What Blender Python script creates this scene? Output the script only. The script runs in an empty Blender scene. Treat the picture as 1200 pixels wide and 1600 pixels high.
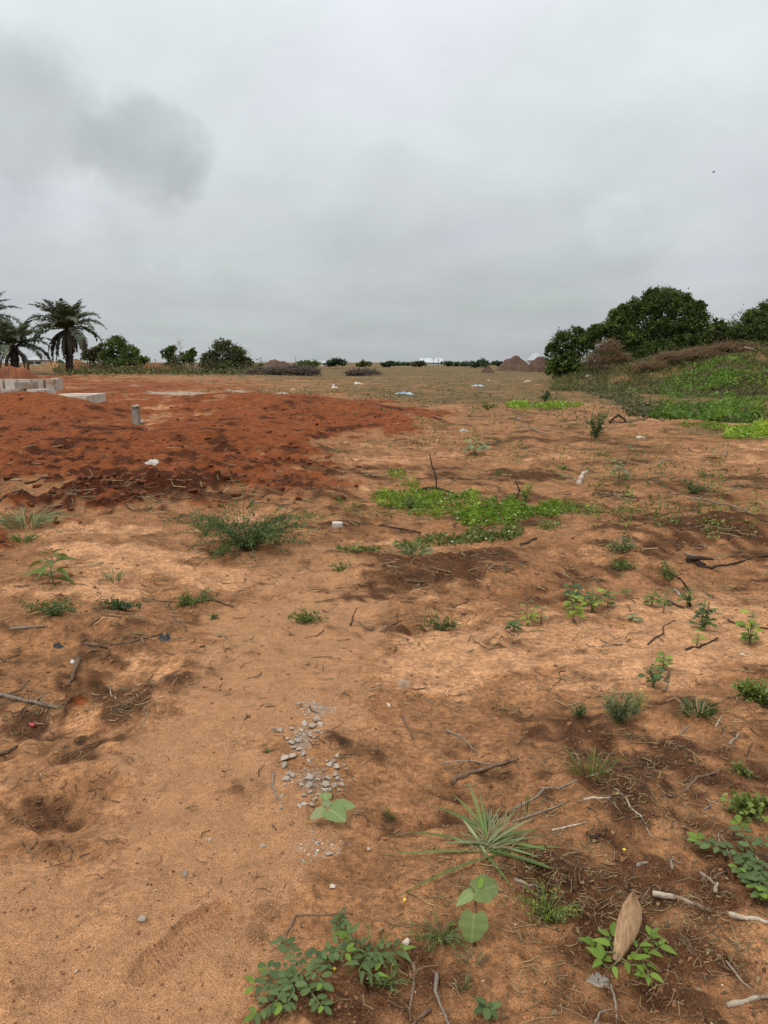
import bpy, bmesh, math, random
import numpy as np
from mathutils import Vector, Matrix

random.seed(11)
RNG = np.random.default_rng(11)
scene = bpy.context.scene
col = scene.collection

# ------------------------------------------------------------------ camera
W, H, F, HORIZON, CAMH = 1200.0, 1600.0, 1205.0, 566.0, 1.5
PITCH = math.atan((800 - HORIZON) / F)
CP, SP = math.cos(PITCH), math.sin(PITCH)
cam_data = bpy.data.cameras.new('camera')
cam_data.sensor_fit = 'VERTICAL'
cam_data.sensor_height = 24.0
cam_data.lens = 24.0 * F / H
cam_data.clip_start = 0.05
cam_data.clip_end = 9000
cam = bpy.data.objects.new('camera', cam_data)
cam.location = (0, 0, CAMH)
cam.rotation_euler = (math.pi / 2 - PITCH, 0, 0)
col.objects.link(cam)
scene.camera = cam

# ------------------------------------------------------------------ light and sky
SUN_EL, SUN_AZ = math.radians(56), math.radians(-140)      # azimuth from +Y towards +X
world = bpy.data.worlds.new('World')
scene.world = world
world.use_nodes = True
scene.view_settings.view_transform = 'Standard'
scene.view_settings.look = 'None'
scene.view_settings.gamma = 1.0
scene.view_settings.exposure = 0.0
scene.cycles.use_denoising = True
scene.cycles.denoising_prefilter = 'NONE'
scene.cycles.max_bounces = 5
scene.cycles.diffuse_bounces = 3
scene.cycles.glossy_bounces = 2
scene.cycles.transmission_bounces = 3
world.cycles.sampling_method = 'MANUAL'
world.cycles.sample_map_resolution = 256
scene.cycles.transparent_max_bounces = 4

sun_d = bpy.data.lights.new('sun', 'SUN')
sun_d.energy = 1.5
sun_d.angle = math.radians(14)
sun_d.color = (1.0, 0.96, 0.9)
sun = bpy.data.objects.new('sun', sun_d)
sdir = Vector((math.sin(SUN_AZ) * math.cos(SUN_EL), math.cos(SUN_AZ) * math.cos(SUN_EL), math.sin(SUN_EL)))
sun.rotation_euler = sdir.to_track_quat('Z', 'Y').to_euler()
sun.location = (0, 0, 30)
col.objects.link(sun)


class NT:
    """small helper to write node trees"""
    def __init__(self, tree):
        self.t = tree
        for n in list(tree.nodes):
            tree.nodes.remove(n)

    def n(self, typ, **kw):
        nd = self.t.nodes.new(typ)
        for k, v in kw.items():
            setattr(nd, k, v)
        return nd

    def l(self, a, b):
        self.t.links.new(a, b)

    def _in(self, sock, val):
        if isinstance(val, bpy.types.NodeSocket):
            self.l(val, sock)
        elif isinstance(val, (tuple, list)):
            v = tuple(val)
            if sock.type == 'RGBA' and len(v) == 3:
                v = v + (1,)
            sock.default_value = v
        else:
            sock.default_value = val

    def math(self, op, a, b=0.0, c=0.0, clamp=False):
        m = self.n('ShaderNodeMath', operation=op, use_clamp=clamp)
        for s, v in zip(m.inputs, (a, b, c)):
            self._in(s, v)
        return m.outputs[0]

    def vmath(self, op, a, b=(0, 0, 0), out=0):
        m = self.n('ShaderNodeVectorMath', operation=op)
        self._in(m.inputs[0], a)
        if op == 'SCALE':
            self._in(m.inputs['Scale'], b)
        else:
            self._in(m.inputs[1], b)
        return m.outputs[out]

    def mix(self, fac, a, b, blend='MIX'):
        m = self.n('ShaderNodeMix', data_type='RGBA', blend_type=blend)
        self._in(m.inputs[0], fac)
        self._in(m.inputs[6], a)
        self._in(m.inputs[7], b)
        return m.outputs[2]

    def sstep(self, x, lo, hi, o0=0.0, o1=1.0):
        m = self.n('ShaderNodeMapRange', interpolation_type='SMOOTHSTEP')
        self._in(m.inputs[0], x)
        m.inputs[1].default_value = lo
        m.inputs[2].default_value = hi
        m.inputs[3].default_value = o0
        m.inputs[4].default_value = o1
        return m.outputs[0]

    def noise(self, vec, scale, detail=4, rough=0.55, dist=0.0, out=0):
        m = self.n('ShaderNodeTexNoise')
        self._in(m.inputs['Vector'], vec)
        m.inputs['Scale'].default_value = scale
        m.inputs['Detail'].default_value = detail
        m.inputs['Roughness'].default_value = rough
        m.inputs['Distortion'].default_value = dist
        return m.outputs[out]


def px_dir(u, v):
    a, b = (u - 600) / F, (800 - v) / F
    d = np.array([a, CP + b * SP, -SP + b * CP])
    return d / np.linalg.norm(d)


nt = NT(world.node_tree)
out = nt.n('ShaderNodeOutputWorld')
bg = nt.n('ShaderNodeBackground')
tc = nt.n('ShaderNodeTexCoord')
dirv = tc.outputs['Generated']
sep = nt.n('ShaderNodeSeparateXYZ')
nt.l(dirv, sep.inputs[0])
zc = nt.math('MAXIMUM', sep.outputs[2], 0.0)
# an even overcast deck, three times brighter overhead than at the horizon
lum = nt.math('MULTIPLY_ADD', zc, 0.89, 0.482)
den = nt.math('ADD', zc, 0.16)
comb = nt.n('ShaderNodeCombineXYZ')
nt.l(nt.math('DIVIDE', sep.outputs[0], den), comb.inputs[0])
nt.l(nt.math('DIVIDE', sep.outputs[1], den), comb.inputs[1])
cl_uv = comb.outputs[0]
big = nt.noise(cl_uv, 0.55, 5, 0.5, 0.3)
mid = nt.noise(cl_uv, 1.7, 5, 0.55, 0.2)
lum = nt.math('MULTIPLY', lum, nt.math('MULTIPLY_ADD', big, 0.30, 0.85))
lum = nt.math('MULTIPLY', lum, nt.math('MULTIPLY_ADD', mid, 0.22, 0.89))
wisp = nt.noise(nt.vmath('MULTIPLY', dirv, (1.0, 1.0, 1.6)), 6.5, 6, 0.6, 0.3)
lum = nt.math('MULTIPLY', lum, nt.math('MULTIPLY_ADD', wisp, 0.22, 0.905))
# the lower darker clouds, each at its own direction, edges broken up by noise
warp = nt.noise(dirv, 9.0, 5, 0.58, 0.0, out=1)
wv = nt.vmath('ADD', dirv, nt.vmath('SCALE', nt.vmath('SUBTRACT', warp, (0.5, 0.5, 0.5)), 0.13))
for (cu, cv, rad, soft, amt) in [(222, 245, 0.058, 0.022, -0.16), (265, 275, 0.028, 0.018, -0.06), (170, 215, 0.036, 0.022, -0.07),
                                 (20, 190, 0.072, 0.034, -0.17), (60, 120, 0.040, 0.035, -0.05),
                                 (965, 345, 0.042, 0.012, 0.05), (1035, 352, 0.022, 0.010, 0.035), (1000, 372, 0.045, 0.016, -0.03),
                                 (620, 400, 0.09, 0.05, -0.030), (560, 480, 0.08, 0.05, -0.025), (700, 470, 0.07, 0.04, -0.025),
                                 (850, 440, 0.09, 0.05, -0.025), (65, 285, 0.05, 0.04, 0.06), (120, 335, 0.06, 0.05, 0.05), (300, 330, 0.07, 0.06, 0.03),
                                 (370, 405, 0.045, 0.025, -0.03), (200, 425, 0.05, 0.03, -0.03), (760, 360, 0.05, 0.03, -0.025),
                                 (600, 285, 0.035, 0.025, -0.03), (230, 408, 0.02, 0.010, 0.035), (1120, 420, 0.06, 0.05, 0.03)]:
    c = px_dir(cu, cv)
    dd = nt.vmath('DISTANCE', wv, tuple(c), out=1)
    m = nt.sstep(dd, rad - soft, rad + soft, 1.0, 0.0)
    lum = nt.math('MULTIPLY', lum, nt.math('MULTIPLY_ADD', m, amt * 1.25, 1.0))
tint_n = nt.noise(cl_uv, 0.9, 3, 0.5)
tint = nt.mix(nt.sstep(tint_n, 0.35, 0.65), (0.93, 1.005, 1.005), (0.95, 0.99, 1.05))
deck = nt.mix(1.0, tint, (1, 1, 1), 'MULTIPLY')
deck = nt.vmath('SCALE', deck, lum)
sky = nt.n('ShaderNodeTexSky', sky_type='NISHITA')
sky.sun_disc = False
sky.sun_elevation = SUN_EL
sky.sun_rotation = SUN_AZ
sky.dust_density = 4.0
thin = nt.vmath('SCALE', sky.outputs[0], 0.006)          # the little blue daylight that leaks through
nt.l(nt.vmath('ADD', deck, thin), bg.inputs[0])
bg.inputs[1].default_value = 1.0
nt.l(bg.outputs[0], out.inputs[0])


# ------------------------------------------------------------------ numeric helpers
def perlin(x, y, seed=0):
    xi = np.floor(x).astype(np.int64)
    yi = np.floor(y).astype(np.int64)
    xf, yf = x - xi, y - yi

    def grad(ix, iy):
        h = (ix * 374761393 + iy * 668265263 + seed * 974634777) & 0xFFFFFFFF
        h = ((h ^ (h >> 13)) * 1274126177) & 0xFFFFFFFF
        a = ((h ^ (h >> 16)) & 0xFFFF) * (2 * math.pi / 65536.0)
        return np.cos(a), np.sin(a)
    u = xf * xf * xf * (xf * (xf * 6 - 15) + 10)
    w = yf * yf * yf * (yf * (yf * 6 - 15) + 10)
    g = grad(xi, yi); n00 = g[0] * xf + g[1] * yf
    g = grad(xi + 1, yi); n10 = g[0] * (xf - 1) + g[1] * yf
    g = grad(xi, yi + 1); n01 = g[0] * xf + g[1] * (yf - 1)
    g = grad(xi + 1, yi + 1); n11 = g[0] * (xf - 1) + g[1] * (yf - 1)
    a = n00 + u * (n10 - n00)
    b = n01 + u * (n11 - n01)
    return (a + w * (b - a)) * 1.5


def sst(x, lo, hi):
    t = np.clip((x - lo) / (hi - lo), 0, 1)
    return t * t * (3 - 2 * t)


def flat_uv(x, y):
    """where a point of level ground lies on the photograph (only used to survey the soil zones)"""
    depth = np.maximum(y * CP + CAMH * SP, 0.15)
    b = (y * SP - CAMH * CP) / depth
    return 600 + F * x / depth, 800 - F * b


def flat_xy(u, v):
    a, b = (u - 600) / F, (800 - v) / F
    dz = -SP + b * CP
    t = CAMH / max(-dz, 1e-4)
    return a * t, (CP + b * SP) * t


# soil zones: (u, v, ru, rv, rot, weight)
ZONES = {
    'track': [(170, 1530, 330, 190, 0, 1), (330, 1270, 230, 190, 0, 1), (440, 1090, 190, 130, 0, 1),
              (460, 985, 200, 85, 0, .95), (60, 1480, 250, 170, 0, .9), (470, 905, 150, 45, 0, .6)],
    'pink': [(830, 1015, 250, 62, 0, 1), (1090, 1010, 190, 60, 0, 1), (130, 868, 150, 22, 0, .8), (100, 925, 150, 22, 0, .8),
             (1060, 955, 200, 36, 0, .9), (960, 1065, 230, 30, 0, .8), (30, 1105, 70, 20, 0, .9), (10, 1210, 55, 40, 0, .9),
             (850, 708, 130, 10, 0, .7), (1050, 735, 160, 12, 0, .6), (700, 780, 90, 10, 0, .5), (620, 850, 100, 14, 0, .5),
             (930, 770, 90, 9, 0, .6), (900, 870, 80, 12, 0, .7), (330, 900, 120, 20, 0, .5), (720, 690, 60, 10, 0, .6),
             (1120, 650, 120, 5, 0, .7), (1000, 645, 120, 4, 0, .6), (470, 640, 25, 6, 0, .0)],
    'loose': [(670, 900, 160, 42, -.1, 1), (1060, 840, 210, 26, 0, 1), (150, 1045, 190, 45, -.5, .9), (190, 1110, 200, 40, -.6, .9),
              (60, 1245, 120, 38, -.3, .8), (980, 1470, 360, 190, 0, .95), (1000, 1240, 280, 90, 0, .85), (660, 1150, 130, 60, 0, .6), (740, 1300, 140, 60, 0, .6),
              (560, 1000, 120, 40, 0, .35), (700, 1080, 100, 30, 0, .4), (900, 900, 120, 20, -.2, .7), (1110, 780, 150, 20, 0, .6),
              (200, 770, 260, 30, 0, .8), (380, 720, 160, 40, 0, .6), (60, 905, 50, 22, 0, .5), (700, 1530, 190, 80, 0, .75),
              (1100, 1130, 130, 35, 0, .5), (1000, 700, 220, 12, 0, .5), (700, 1250, 120, 40, 0, .4), (600, 1450, 120, 40, 0, .3)],
    'red': [(190, 725, 350, 78, 0, 1), (60, 690, 300, 105, 0, 1), (370, 680, 210, 66, 0, 1), (550, 655, 110, 30, 0, 1),
            (640, 650, 55, 12, 0, .9), (-10, 850, 60, 16, 0, .9), (120, 1085, 28, 9, 0, .8), (450, 760, 120, 30, 0, .6), (200, 606, 260, 15, 0, .55), (60, 596, 160, 10, 0, .6)],
    'grey': [(495, 1105, 45, 22, 0, .75), (470, 1160, 38, 36, 0, .8), (492, 1218, 52, 40, 0, .7), (631, 1067, 13, 9, 0, .9),
             (500, 1325, 45, 26, 0, .32)],
    'white': [(280, 617, 65, 2.6, 0, 1), (372, 613, 22, 2.2, 0, 1), (210, 604, 20, 1.5, 0, .7), (800, 582, 40, 1.2, 0, .35),
              (330, 618, 40, 2.4, 0, .8)],
    'olive': [(650, 582, 900, 14, 0, .95), (600, 606, 320, 10, 0, .7), (950, 628, 260, 13, 0, .6), (760, 650, 90, 10, 0, .4),
              (920, 665, 90, 12, 0, .55), (1140, 672, 110, 14, 0, .5), (120, 582, 300, 7, 0, .5), (1150, 605, 120, 12, 0, .6)],
}
# earth that stands proud: (u, v, half width m, half depth m, height m)
BUMPS = [(-5, 656, 2.0, 2.0, .40), (92, 654, 1.5, 1.5, .20), (40, 655, 1.2, 1.4, .12), (150, 652, 1.2, 1.6, .10), (300, 640, 2.2, 2.0, .26), (395, 640, 1.8, 2.2, .24),
         (470, 646, 1.6, 2.2, .30), (560, 652, 1.4, 1.8, .24), (640, 664, .9, 1.2, .16), (25, 639, 2.9, 2.6, .36), (230, 690, 1.2, 1.0, .07),
         (60, 760, 1.2, .5, .10), (230, 770, 1.0, .35, .12), (120, 720, .9, .5, -.06), (340, 690, .8, .5, .10), (360, 745, .6, .4, .06), (420, 705, 1.0, .8, .10), (300, 712, .9, .6, -.05),
         (690, 900, .55, .28, .10), (620, 930, .45, .25, .04), (790, 880, .4, .3, .08), (1040, 850, .5, .25, .10), (1150, 835, .7, .35, .17), (1080, 905, .6, .22, -.05),
         (950, 850, .4, .25, .05), (150, 1055, .32, .20, -.08), (60, 1110, .35, .22, -.06), (50, 985, .55, .22, .09), (180, 985, .3, .15, .05), (260, 1075, .12, .3, .03), (240, 1095, .18, .14, .03),
         (60, 1270, .3, .12, -.05), (150, 1190, .25, .12, .035), (700, 1110, .25, .2, -.03), (640, 1090, .12, .1, -.02),
         (800, 1330, .25, .2, .03), (1000, 1250, .35, .25, .035), (1100, 1130, .3, .2, .04), (1000, 1560, .5, .12, -.03), (760, 1330, .16, .12, .02),
         (850, 930, .3, .2, -.05)]
_B = []
for (bu, bv, bsx, bsy, bh) in BUMPS:
    bx, by = flat_xy(bu, bv)
    _B.append((bx, by, bsx, bsy, bh))
FOOT = flat_xy(286, 1468)
_fr = random.Random(5)
for q in range(18):                                       # older, blurred footfalls along the track
    fx_, fy_ = flat_xy(_fr.uniform(60, 520), _fr.uniform(1000, 1560))
    if math.hypot(fx_ - FOOT[0], fy_ - FOOT[1]) > .3:
        _B.append((fx_, fy_, _fr.uniform(.05, .08), _fr.uniform(.10, .15), -_fr.uniform(.008, .016)))
        _B.append((fx_ + .02, fy_ - .17, .10, .05, .008))


def zone_masks(x, y):
    u, v = flat_uv(x, y)
    d = np.hypot(x, y)
    wob = (perlin(x / 0.9, y / 0.9, 5) * 0.38 + perlin(x / 0.33, y / 0.33, 6) * 0.26 + perlin(x / .12, y / .12, 7) * 0.15
           + perlin(x / 4.0, y / 4.0, 8) * np.clip(d / 12, 0, 1) * .45)
    res = {}
    for k, lst in ZONES.items():
        m = np.zeros_like(x)
        for (cu, cv, ru, rv, rot, w) in lst:
            du, dv = u - cu, v - cv
            if rot:
                c, s = math.cos(rot), math.sin(rot)
                du, dv = c * du + s * dv, -s * du + c * dv
            q = np.sqrt((du / ru) ** 2 + (dv / rv) ** 2)
            m = np.maximum(m, w * (1 - sst(q + wob, 0.40, 1.20)))
        res[k] = m
    res['wob'] = wob
    front = (y > -0.5)
    for k in ('red', 'white', 'grey'):
        res[k] = res[k] * front
    # patchiness of the disturbed soil
    n = perlin(x / 1.6, y / 1.6, 21) * .5 + perlin(x / .55, y / .55, 22) * .35 + perlin(x / .2, y / .2, 23) * .2 + perlin(x / 6, y / 6, 24) * .3
    spc = np.where(d < 3.6, 0.0021, 0.0036) * (d + 1)
    fine_n = np.zeros_like(x)
    for wl_, am_, sd_ in ((.75, .45, 25), (.34, .5, 26), (.15, .5, 27), (.07, .45, 28)):
        fine_n = fine_n + perlin(x / wl_ + .3 * y / wl_, y / wl_, sd_) * am_ * np.clip((wl_ / spc - 2) / 2, 0, 1)
    base = np.clip(0.30 + n * 0.55, 0, 1)
    loose = np.clip(np.maximum(base * (1 - .8 * res['track']) * (1 - .75 * res['pink']), res['loose'] * np.clip(.75 + n * .5, 0, 1.1)), 0, 1)
    loose = sst(loose + fine_n * .62, .12, .88)
    res['loose'] = loose
    res['pink'] = np.clip(res['pink'] * np.clip(.85 - n * 1.1, 0, 1) + .75 * sst(-n, .02, .42) * (1 - res['track']) * sst(y, 2.2, 3.6), 0, 1) * (1 - .6 * sst(y, 14, 40))
    fld = sst(y, 14, 40)
    res['olive'] = np.clip(np.maximum(res['olive'] * np.clip(.7 + n * 0.7, 0, 1), fld * np.clip(.55 + n * .6, 0, .95)), 0, 1) * (1 - .9 * res['red']) * (1 - .75 * np.exp(-((u - 200) / 300) ** 2 - ((v - 605) / 20) ** 2))
    return res


def height(x, y, masks=None):
    x = np.asarray(x, float); y = np.asarray(y, float)
    m = masks if masks is not None else zone_masks(x, y)
    d = np.hypot(x, y + 1.0)
    sp = np.where(d < 3.6, 0.0021, 0.0036) * d
    z = perlin(x / 9, y / 9, 1) * 0.10 * sst(d, 6, 25) + perlin(x / 3.1, y / 3.1, 2) * 0.035 + perlin(x / 40, y / 40, 3) * .25 * sst(d, 40, 90)
    for (bx, by, sx, sy, bh) in _B:
        z = z + bh * np.exp(-((x - bx) / sx) ** 2 - ((y - by) / sy) ** 2)
    # the spread layer of dug laterite
    z = z + 0.09 * m['red'] * sst(d, 3.5, 6)
    # bank under the bushes
    bu = x / np.maximum(y, 1) * F + 600
    bz = np.interp(bu, [800, 880, 950, 1050, 1130, 1300, 1700], [0, .5, 1.1, 1.85, 2.25, 2.3, .6])
    foot = np.interp(bu, [850, 1000, 1130], [44, 39, 36.5])
    bank = sst(y + perlin(x / 5, y / 5, 31) * 1.6, foot, foot + 8) * (1 - sst(y, 70, 110))
    z = z + bank * bz * (1 + .18 * perlin(x / 3.0, y / 3.0, 32) + .08 * perlin(x / 1.1, y / 1.1, 35))
    # earth thrown up behind the left hand bushes
    back = np.exp(-((x + 42 + perlin(x / 7, y / 7, 33) * 3) / 15) ** 2 - ((y - 112) / 7) ** 2)
    z = z + back * (1.5 + perlin(x / 2.5, y / 2.5, 34) * .7)
    rough = 0.50 + 1.3 * m['loose'] + 1.9 * m['red'] + .5 * sst(d, 4, 9) - 0.2 * m['track']
    for wl, amp, sd in ((1.1, .036, 41), (.45, .028, 42), (.21, .019, 43), (.10, .0125, 44), (.05, .0085, 45), (.024, .0055, 46)):
        w = np.clip((wl / sp - 2.0) / 2.0, 0, 1)
        if np.max(w) <= 0:
            continue
        nn = perlin(x / wl + 3.1 * sd, y / wl, sd)
        if wl <= .21:
            lw_ = sst(m['loose'], .2, .8); nn = nn * (1 - lw_) + lw_ * (np.abs(nn) * 1.5 - .3)
            if wl < .09:
                nn = perlin(x / wl, y / wl + 2 * sd, sd + 50) * .6 + nn * .4
        z = z + nn * amp * w * (np.minimum(rough, 1.3) if wl > .3 else rough)
    # one shoe print pressed into the sandy track
    fx, fy = x - FOOT[0], y - FOOT[1]
    near = (np.abs(fx) < .4) & (np.abs(fy) < .4)
    if np.any(near):
        a = math.radians(33)
        lx = fx * math.cos(a) - fy * math.sin(a)
        ly = fx * math.sin(a) + fy * math.cos(a)
        hw = 0.056 - 0.011 * np.exp(-((ly + .02) / .04) ** 2) - .004 * (ly < -.04)
        q = np.maximum(np.abs(lx) / hw, np.abs(ly) / 0.165)
        q = np.maximum(q, np.sqrt((lx / (hw * 1.12)) ** 2 + (ly / 0.172) ** 2))
        ins = 1 - sst(q, 0.93, 1.05)
        rim = np.exp(-((q - 1.12) / .10) ** 2)
        tread = np.sin(2 * math.pi * (ly + .25 * lx) / 0.0145)
        dz = ins * (-0.014 + 0.0048 * tread) + rim * .005
        smooth = ins * .95
        z = np.where(near, z * (1 - smooth) + smooth * 0.0 * z + smooth * (perlin(x / 3.1, y / 3.1, 2) * 0.035) + dz, z)
    return z


def P(u, v, dz=0.0):
    """the point of the ground seen at a pixel of the photograph"""
    a, b = (u - 600) / F, (800 - v) / F
    dr = np.array([a, CP + b * SP, -SP + b * CP])
    t0 = CAMH / max(-dr[2], 1e-3)
    t = np.concatenate([np.linspace(.45, 1.9, 220) * min(t0, 260)])
    zz = CAMH + dr[2] * t - height(dr[0] * t, dr[1] * t)
    k = np.argmax(zz < 0)
    tt = t[k] if zz[k] < 0 else min(t0, 260)
    if zz[k] < 0 and k > 0:
        f = zz[k - 1] / (zz[k - 1] - zz[k])
        tt = t[k - 1] + f * (t[k] - t[k - 1])
    x, y = dr[0] * tt, dr[1] * tt
    return Vector((x, y, float(height(np.array([x]), np.array([y]))[0]) + dz))


def Parr(u, v):
    a, b = (u - 600) / F, (800 - v) / F
    dx, dy, dzz = a, CP + b * SP, np.minimum(-SP + b * CP, -.004)
    t = CAMH / -dzz
    for _ in range(7):
        z = height(dx * t, dy * t)
        t = .45 * t + .55 * (CAMH - np.minimum(z, 1.42)) / -dzz
    x, y = dx * t, dy * t
    return np.stack([x, y, height(x, y)], 1)


def at_depth(u, v, y):
    """pixel -> point at a known distance y"""
    a, b = (u - 600) / F, (800 - v) / F
    t = y / (CP + b * SP)
    return Vector((a * t, y, CAMH + (-SP + b * CP) * t))


def mpp(p):
    """metres per photograph pixel at a point"""
    return (p[1] * CP - (p[2] - CAMH) * SP) / F


# ------------------------------------------------------------------ mesh helpers
def new_mesh(name, V, faces, mats, colr=None, smooth=True, midx=None):
    """faces: list of (k,3) / (k,4) int arrays"""
    V = np.asarray(V, np.float32)
    me = bpy.data.meshes.new(name)
    tot, start, size = [], [], []
    off = 0
    for f in faces:
        f = np.asarray(f, np.int32)
        if not len(f):
            continue
        tot.append(f.ravel())
        k = f.shape[1]
        start.append(off + np.arange(len(f)) * k)
        size.append(np.full(len(f), k))
        off += f.size
    loops = np.concatenate(tot).astype(np.int32)
    st = np.concatenate(start).astype(np.int32)
    me.vertices.add(len(V))
    me.vertices.foreach_set('co', V.ravel())
    me.loops.add(len(loops))
    me.loops.foreach_set('vertex_index', loops)
    me.polygons.add(len(st))
    me.polygons.foreach_set('loop_start', st)
    if midx is not None:
        me.polygons.foreach_set('material_index', np.asarray(midx, np.int32))
    me.polygons.foreach_set('use_smooth', np.full(len(st), smooth))
    me.update(calc_edges=True)
    if colr is not None:
        at = me.attributes.new('col', 'FLOAT_COLOR', 'POINT')
        c = np.ones((len(V), 4), np.float32)
        c[:, :3] = colr
        at.data.foreach_set('color', c.ravel())
    for m in (mats if isinstance(mats, (list, tuple)) else [mats]):
        me.materials.append(m)
    return me


class MB:
    def __init__(self):
        self.V, self.Fq, self.Ft, self.C, self.n = [], [], [], [], 0

    def add(self, V, q=None, t=None, c=(1, .4, 0)):
        V = np.asarray(V, float)
        self.V.append(V)
        cc = np.empty((len(V), 3))
        cc[:] = c
        self.C.append(cc)
        if q is not None and len(q):
            self.Fq.append(np.asarray(q, int) + self.n)
        if t is not None and len(t):
            self.Ft.append(np.asarray(t, int) + self.n)
        self.n += len(V)

    def tube(self, pts, rad, sides=5, c=(1, .4, 0), cap=True):
        pts = np.asarray([tuple(p) for p in pts], float)
        n = len(pts)
        rad = np.broadcast_to(np.asarray(rad, float), (n,))
        tg = np.gradient(pts, axis=0)
        tg /= np.maximum(np.linalg.norm(tg, axis=1, keepdims=True), 1e-9)
        ref = np.where(np.abs(tg[:, 2:3]) < .9, np.array([[0, 0, 1.]]), np.array([[1., 0, 0]]))
        a = np.cross(tg, ref); a /= np.maximum(np.linalg.norm(a, axis=1, keepdims=True), 1e-9)
        b = np.cross(tg, a)
        th = np.arange(sides) * 2 * math.pi / sides
        V = pts[:, None, :] + rad[:, None, None] * (np.cos(th)[None, :, None] * a[:, None, :] + np.sin(th)[None, :, None] * b[:, None, :])
        V = V.reshape(-1, 3)
        i = np.arange(n - 1)[:, None] * sides
        j = np.arange(sides)[None, :]
        j2 = (j + 1) % sides
        q = np.stack([i + j, i + j2, i + sides + j2, i + sides + j], -1).reshape(-1, 4)
        t = []
        if cap:
            V = np.vstack([V, pts[0], pts[-1]])
            k = n * sides
            for s in range(sides):
                t.append((k, (s + 1) % sides, s))
                t.append((k + 1, (n - 1) * sides + s, (n - 1) * sides + (s + 1) % sides))
        self.add(V, q, t, c)

    def leaves(self, tpl, pos, d, nrm, L, Wd, c):
        """many copies of a leaf template (V,q) in one go"""
        TV, TQ = tpl
        pos = np.asarray(pos, float); d = np.asarray(d, float); nrm = np.asarray(nrm, float)
        d = d / np.maximum(np.linalg.norm(d, axis=1, keepdims=True), 1e-9)
        s = np.cross(nrm, d); s /= np.maximum(np.linalg.norm(s, axis=1, keepdims=True), 1e-9)
        nn = np.cross(d, s)
        n = len(pos)
        L = np.broadcast_to(L, (n,)); Wd = np.broadcast_to(Wd, (n,))
        V = (pos[:, None] + TV[None, :, 0:1] * (L[:, None] * d)[:, None] + TV[None, :, 1:2] * (Wd[:, None] * s)[:, None]
             + TV[None, :, 2:3] * (L[:, None] * nn)[:, None])
        m = len(TV)
        q = (TQ[None] + (np.arange(n) * m)[:, None, None]).reshape(-1, TQ.shape[1])
        cc = np.repeat(np.asarray(c, float).reshape(n, 3), m, 0)
        self.V.append(V.reshape(-1, 3)); self.C.append(cc)
        (self.Fq if TQ.shape[1] == 4 else self.Ft).append(q + self.n)
        self.n += n * m

    def mesh(self, name, mat, smooth=True):
        f = []
        if self.Fq: f.append(np.vstack(self.Fq))
        if self.Ft: f.append(np.vstack(self.Ft))
        return new_mesh(name, np.vstack(self.V), f, mat, np.vstack(self.C), smooth)

    def obj(self, name, mat, parent=None, smooth=True, loc=None):
        me = self.mesh(name, mat, smooth)
        if loc is not None:
            me.transform(Matrix.Translation(-Vector(loc)))
        return link(name, me, parent, loc if parent is None else None)


def link(name, me, parent=None, loc=None):
    o = bpy.data.objects.new(name, me)
    col.objects.link(o)
    if loc is not None:
        o.location = loc
    if parent is not None:
        o.parent = parent
    return o


def tag(o, label, cat=None, group=None, kind=None):
    if label: o['label'] = label
    if cat: o['category'] = cat
    if group: o['group'] = group
    if kind: o['kind'] = kind
    return o


def empty(name, loc, label, cat, group=None):
    o = bpy.data.objects.new(name, None)
    o.empty_display_size = .1
    col.objects.link(o)
    o.location = loc
    return tag(o, label, cat, group)


# leaf templates: x along, y across, z out of the leaf
def leaf_tpl(prof, n=5, fold=.18, droop=.25):
    V, Q = [], []
    for i in range(n + 1):
        t = i / n
        w = prof(t) * .5
        z = -droop * t * t
        V += [(t, -w, z + fold * w), (t, 0, z), (t, w, z + fold * w)]
    for i in range(n):
        a = i * 3
        Q += [(a, a + 1, a + 4, a + 3), (a + 1, a + 2, a + 5, a + 4)]
    return np.array(V, float), np.array(Q)


OVATE = leaf_tpl(lambda t: max(.03, math.sin(math.pi * t ** .75) ** .8), 5)
ROUND = leaf_tpl(lambda t: max(.04, math.sin(math.pi * min(1, t * .97 + .02)) ** .5), 5, .12, .15)
LANCE = leaf_tpl(lambda t: max(.02, math.sin(math.pi * t ** .6) ** 1.1), 6, .25, .3)
HEART = leaf_tpl(lambda t: max(.02, math.sin(math.pi * (t * .96 + .03) ** .62) ** .62 * (1 + .05 * math.cos(t * 60))), 12, .12, .22)
HEART[0][:, 0] -= np.where(np.abs(HEART[0][:, 1]) > .02, .16 * np.exp(-np.maximum(HEART[0][:, 0], 0) * 5), 0)
HEART[0][:, 2] += .03 * np.sin(HEART[0][:, 0] * 17) * np.abs(HEART[0][:, 1]) * 2
CARD = (np.array([(0, 0, 0), (.45, -.5, .10), (1, 0, -.08), (.45, .5, .10)], float), np.array([(0, 1, 2, 3)]))
SPEAR = (np.array([(0, -.5, 0), (0, .5, 0), (.55, .42, .0), (.55, -.42, .0), (1, .03, -.22), (1, -.03, -.22)], float),
         np.array([(0, 1, 2, 3), (3, 2, 4, 5)]))


# ------------------------------------------------------------------ materials
def new_mat(name):
    m = bpy.data.materials.new(name)
    m.use_nodes = True
    return m, NT(m.node_tree)


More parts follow.
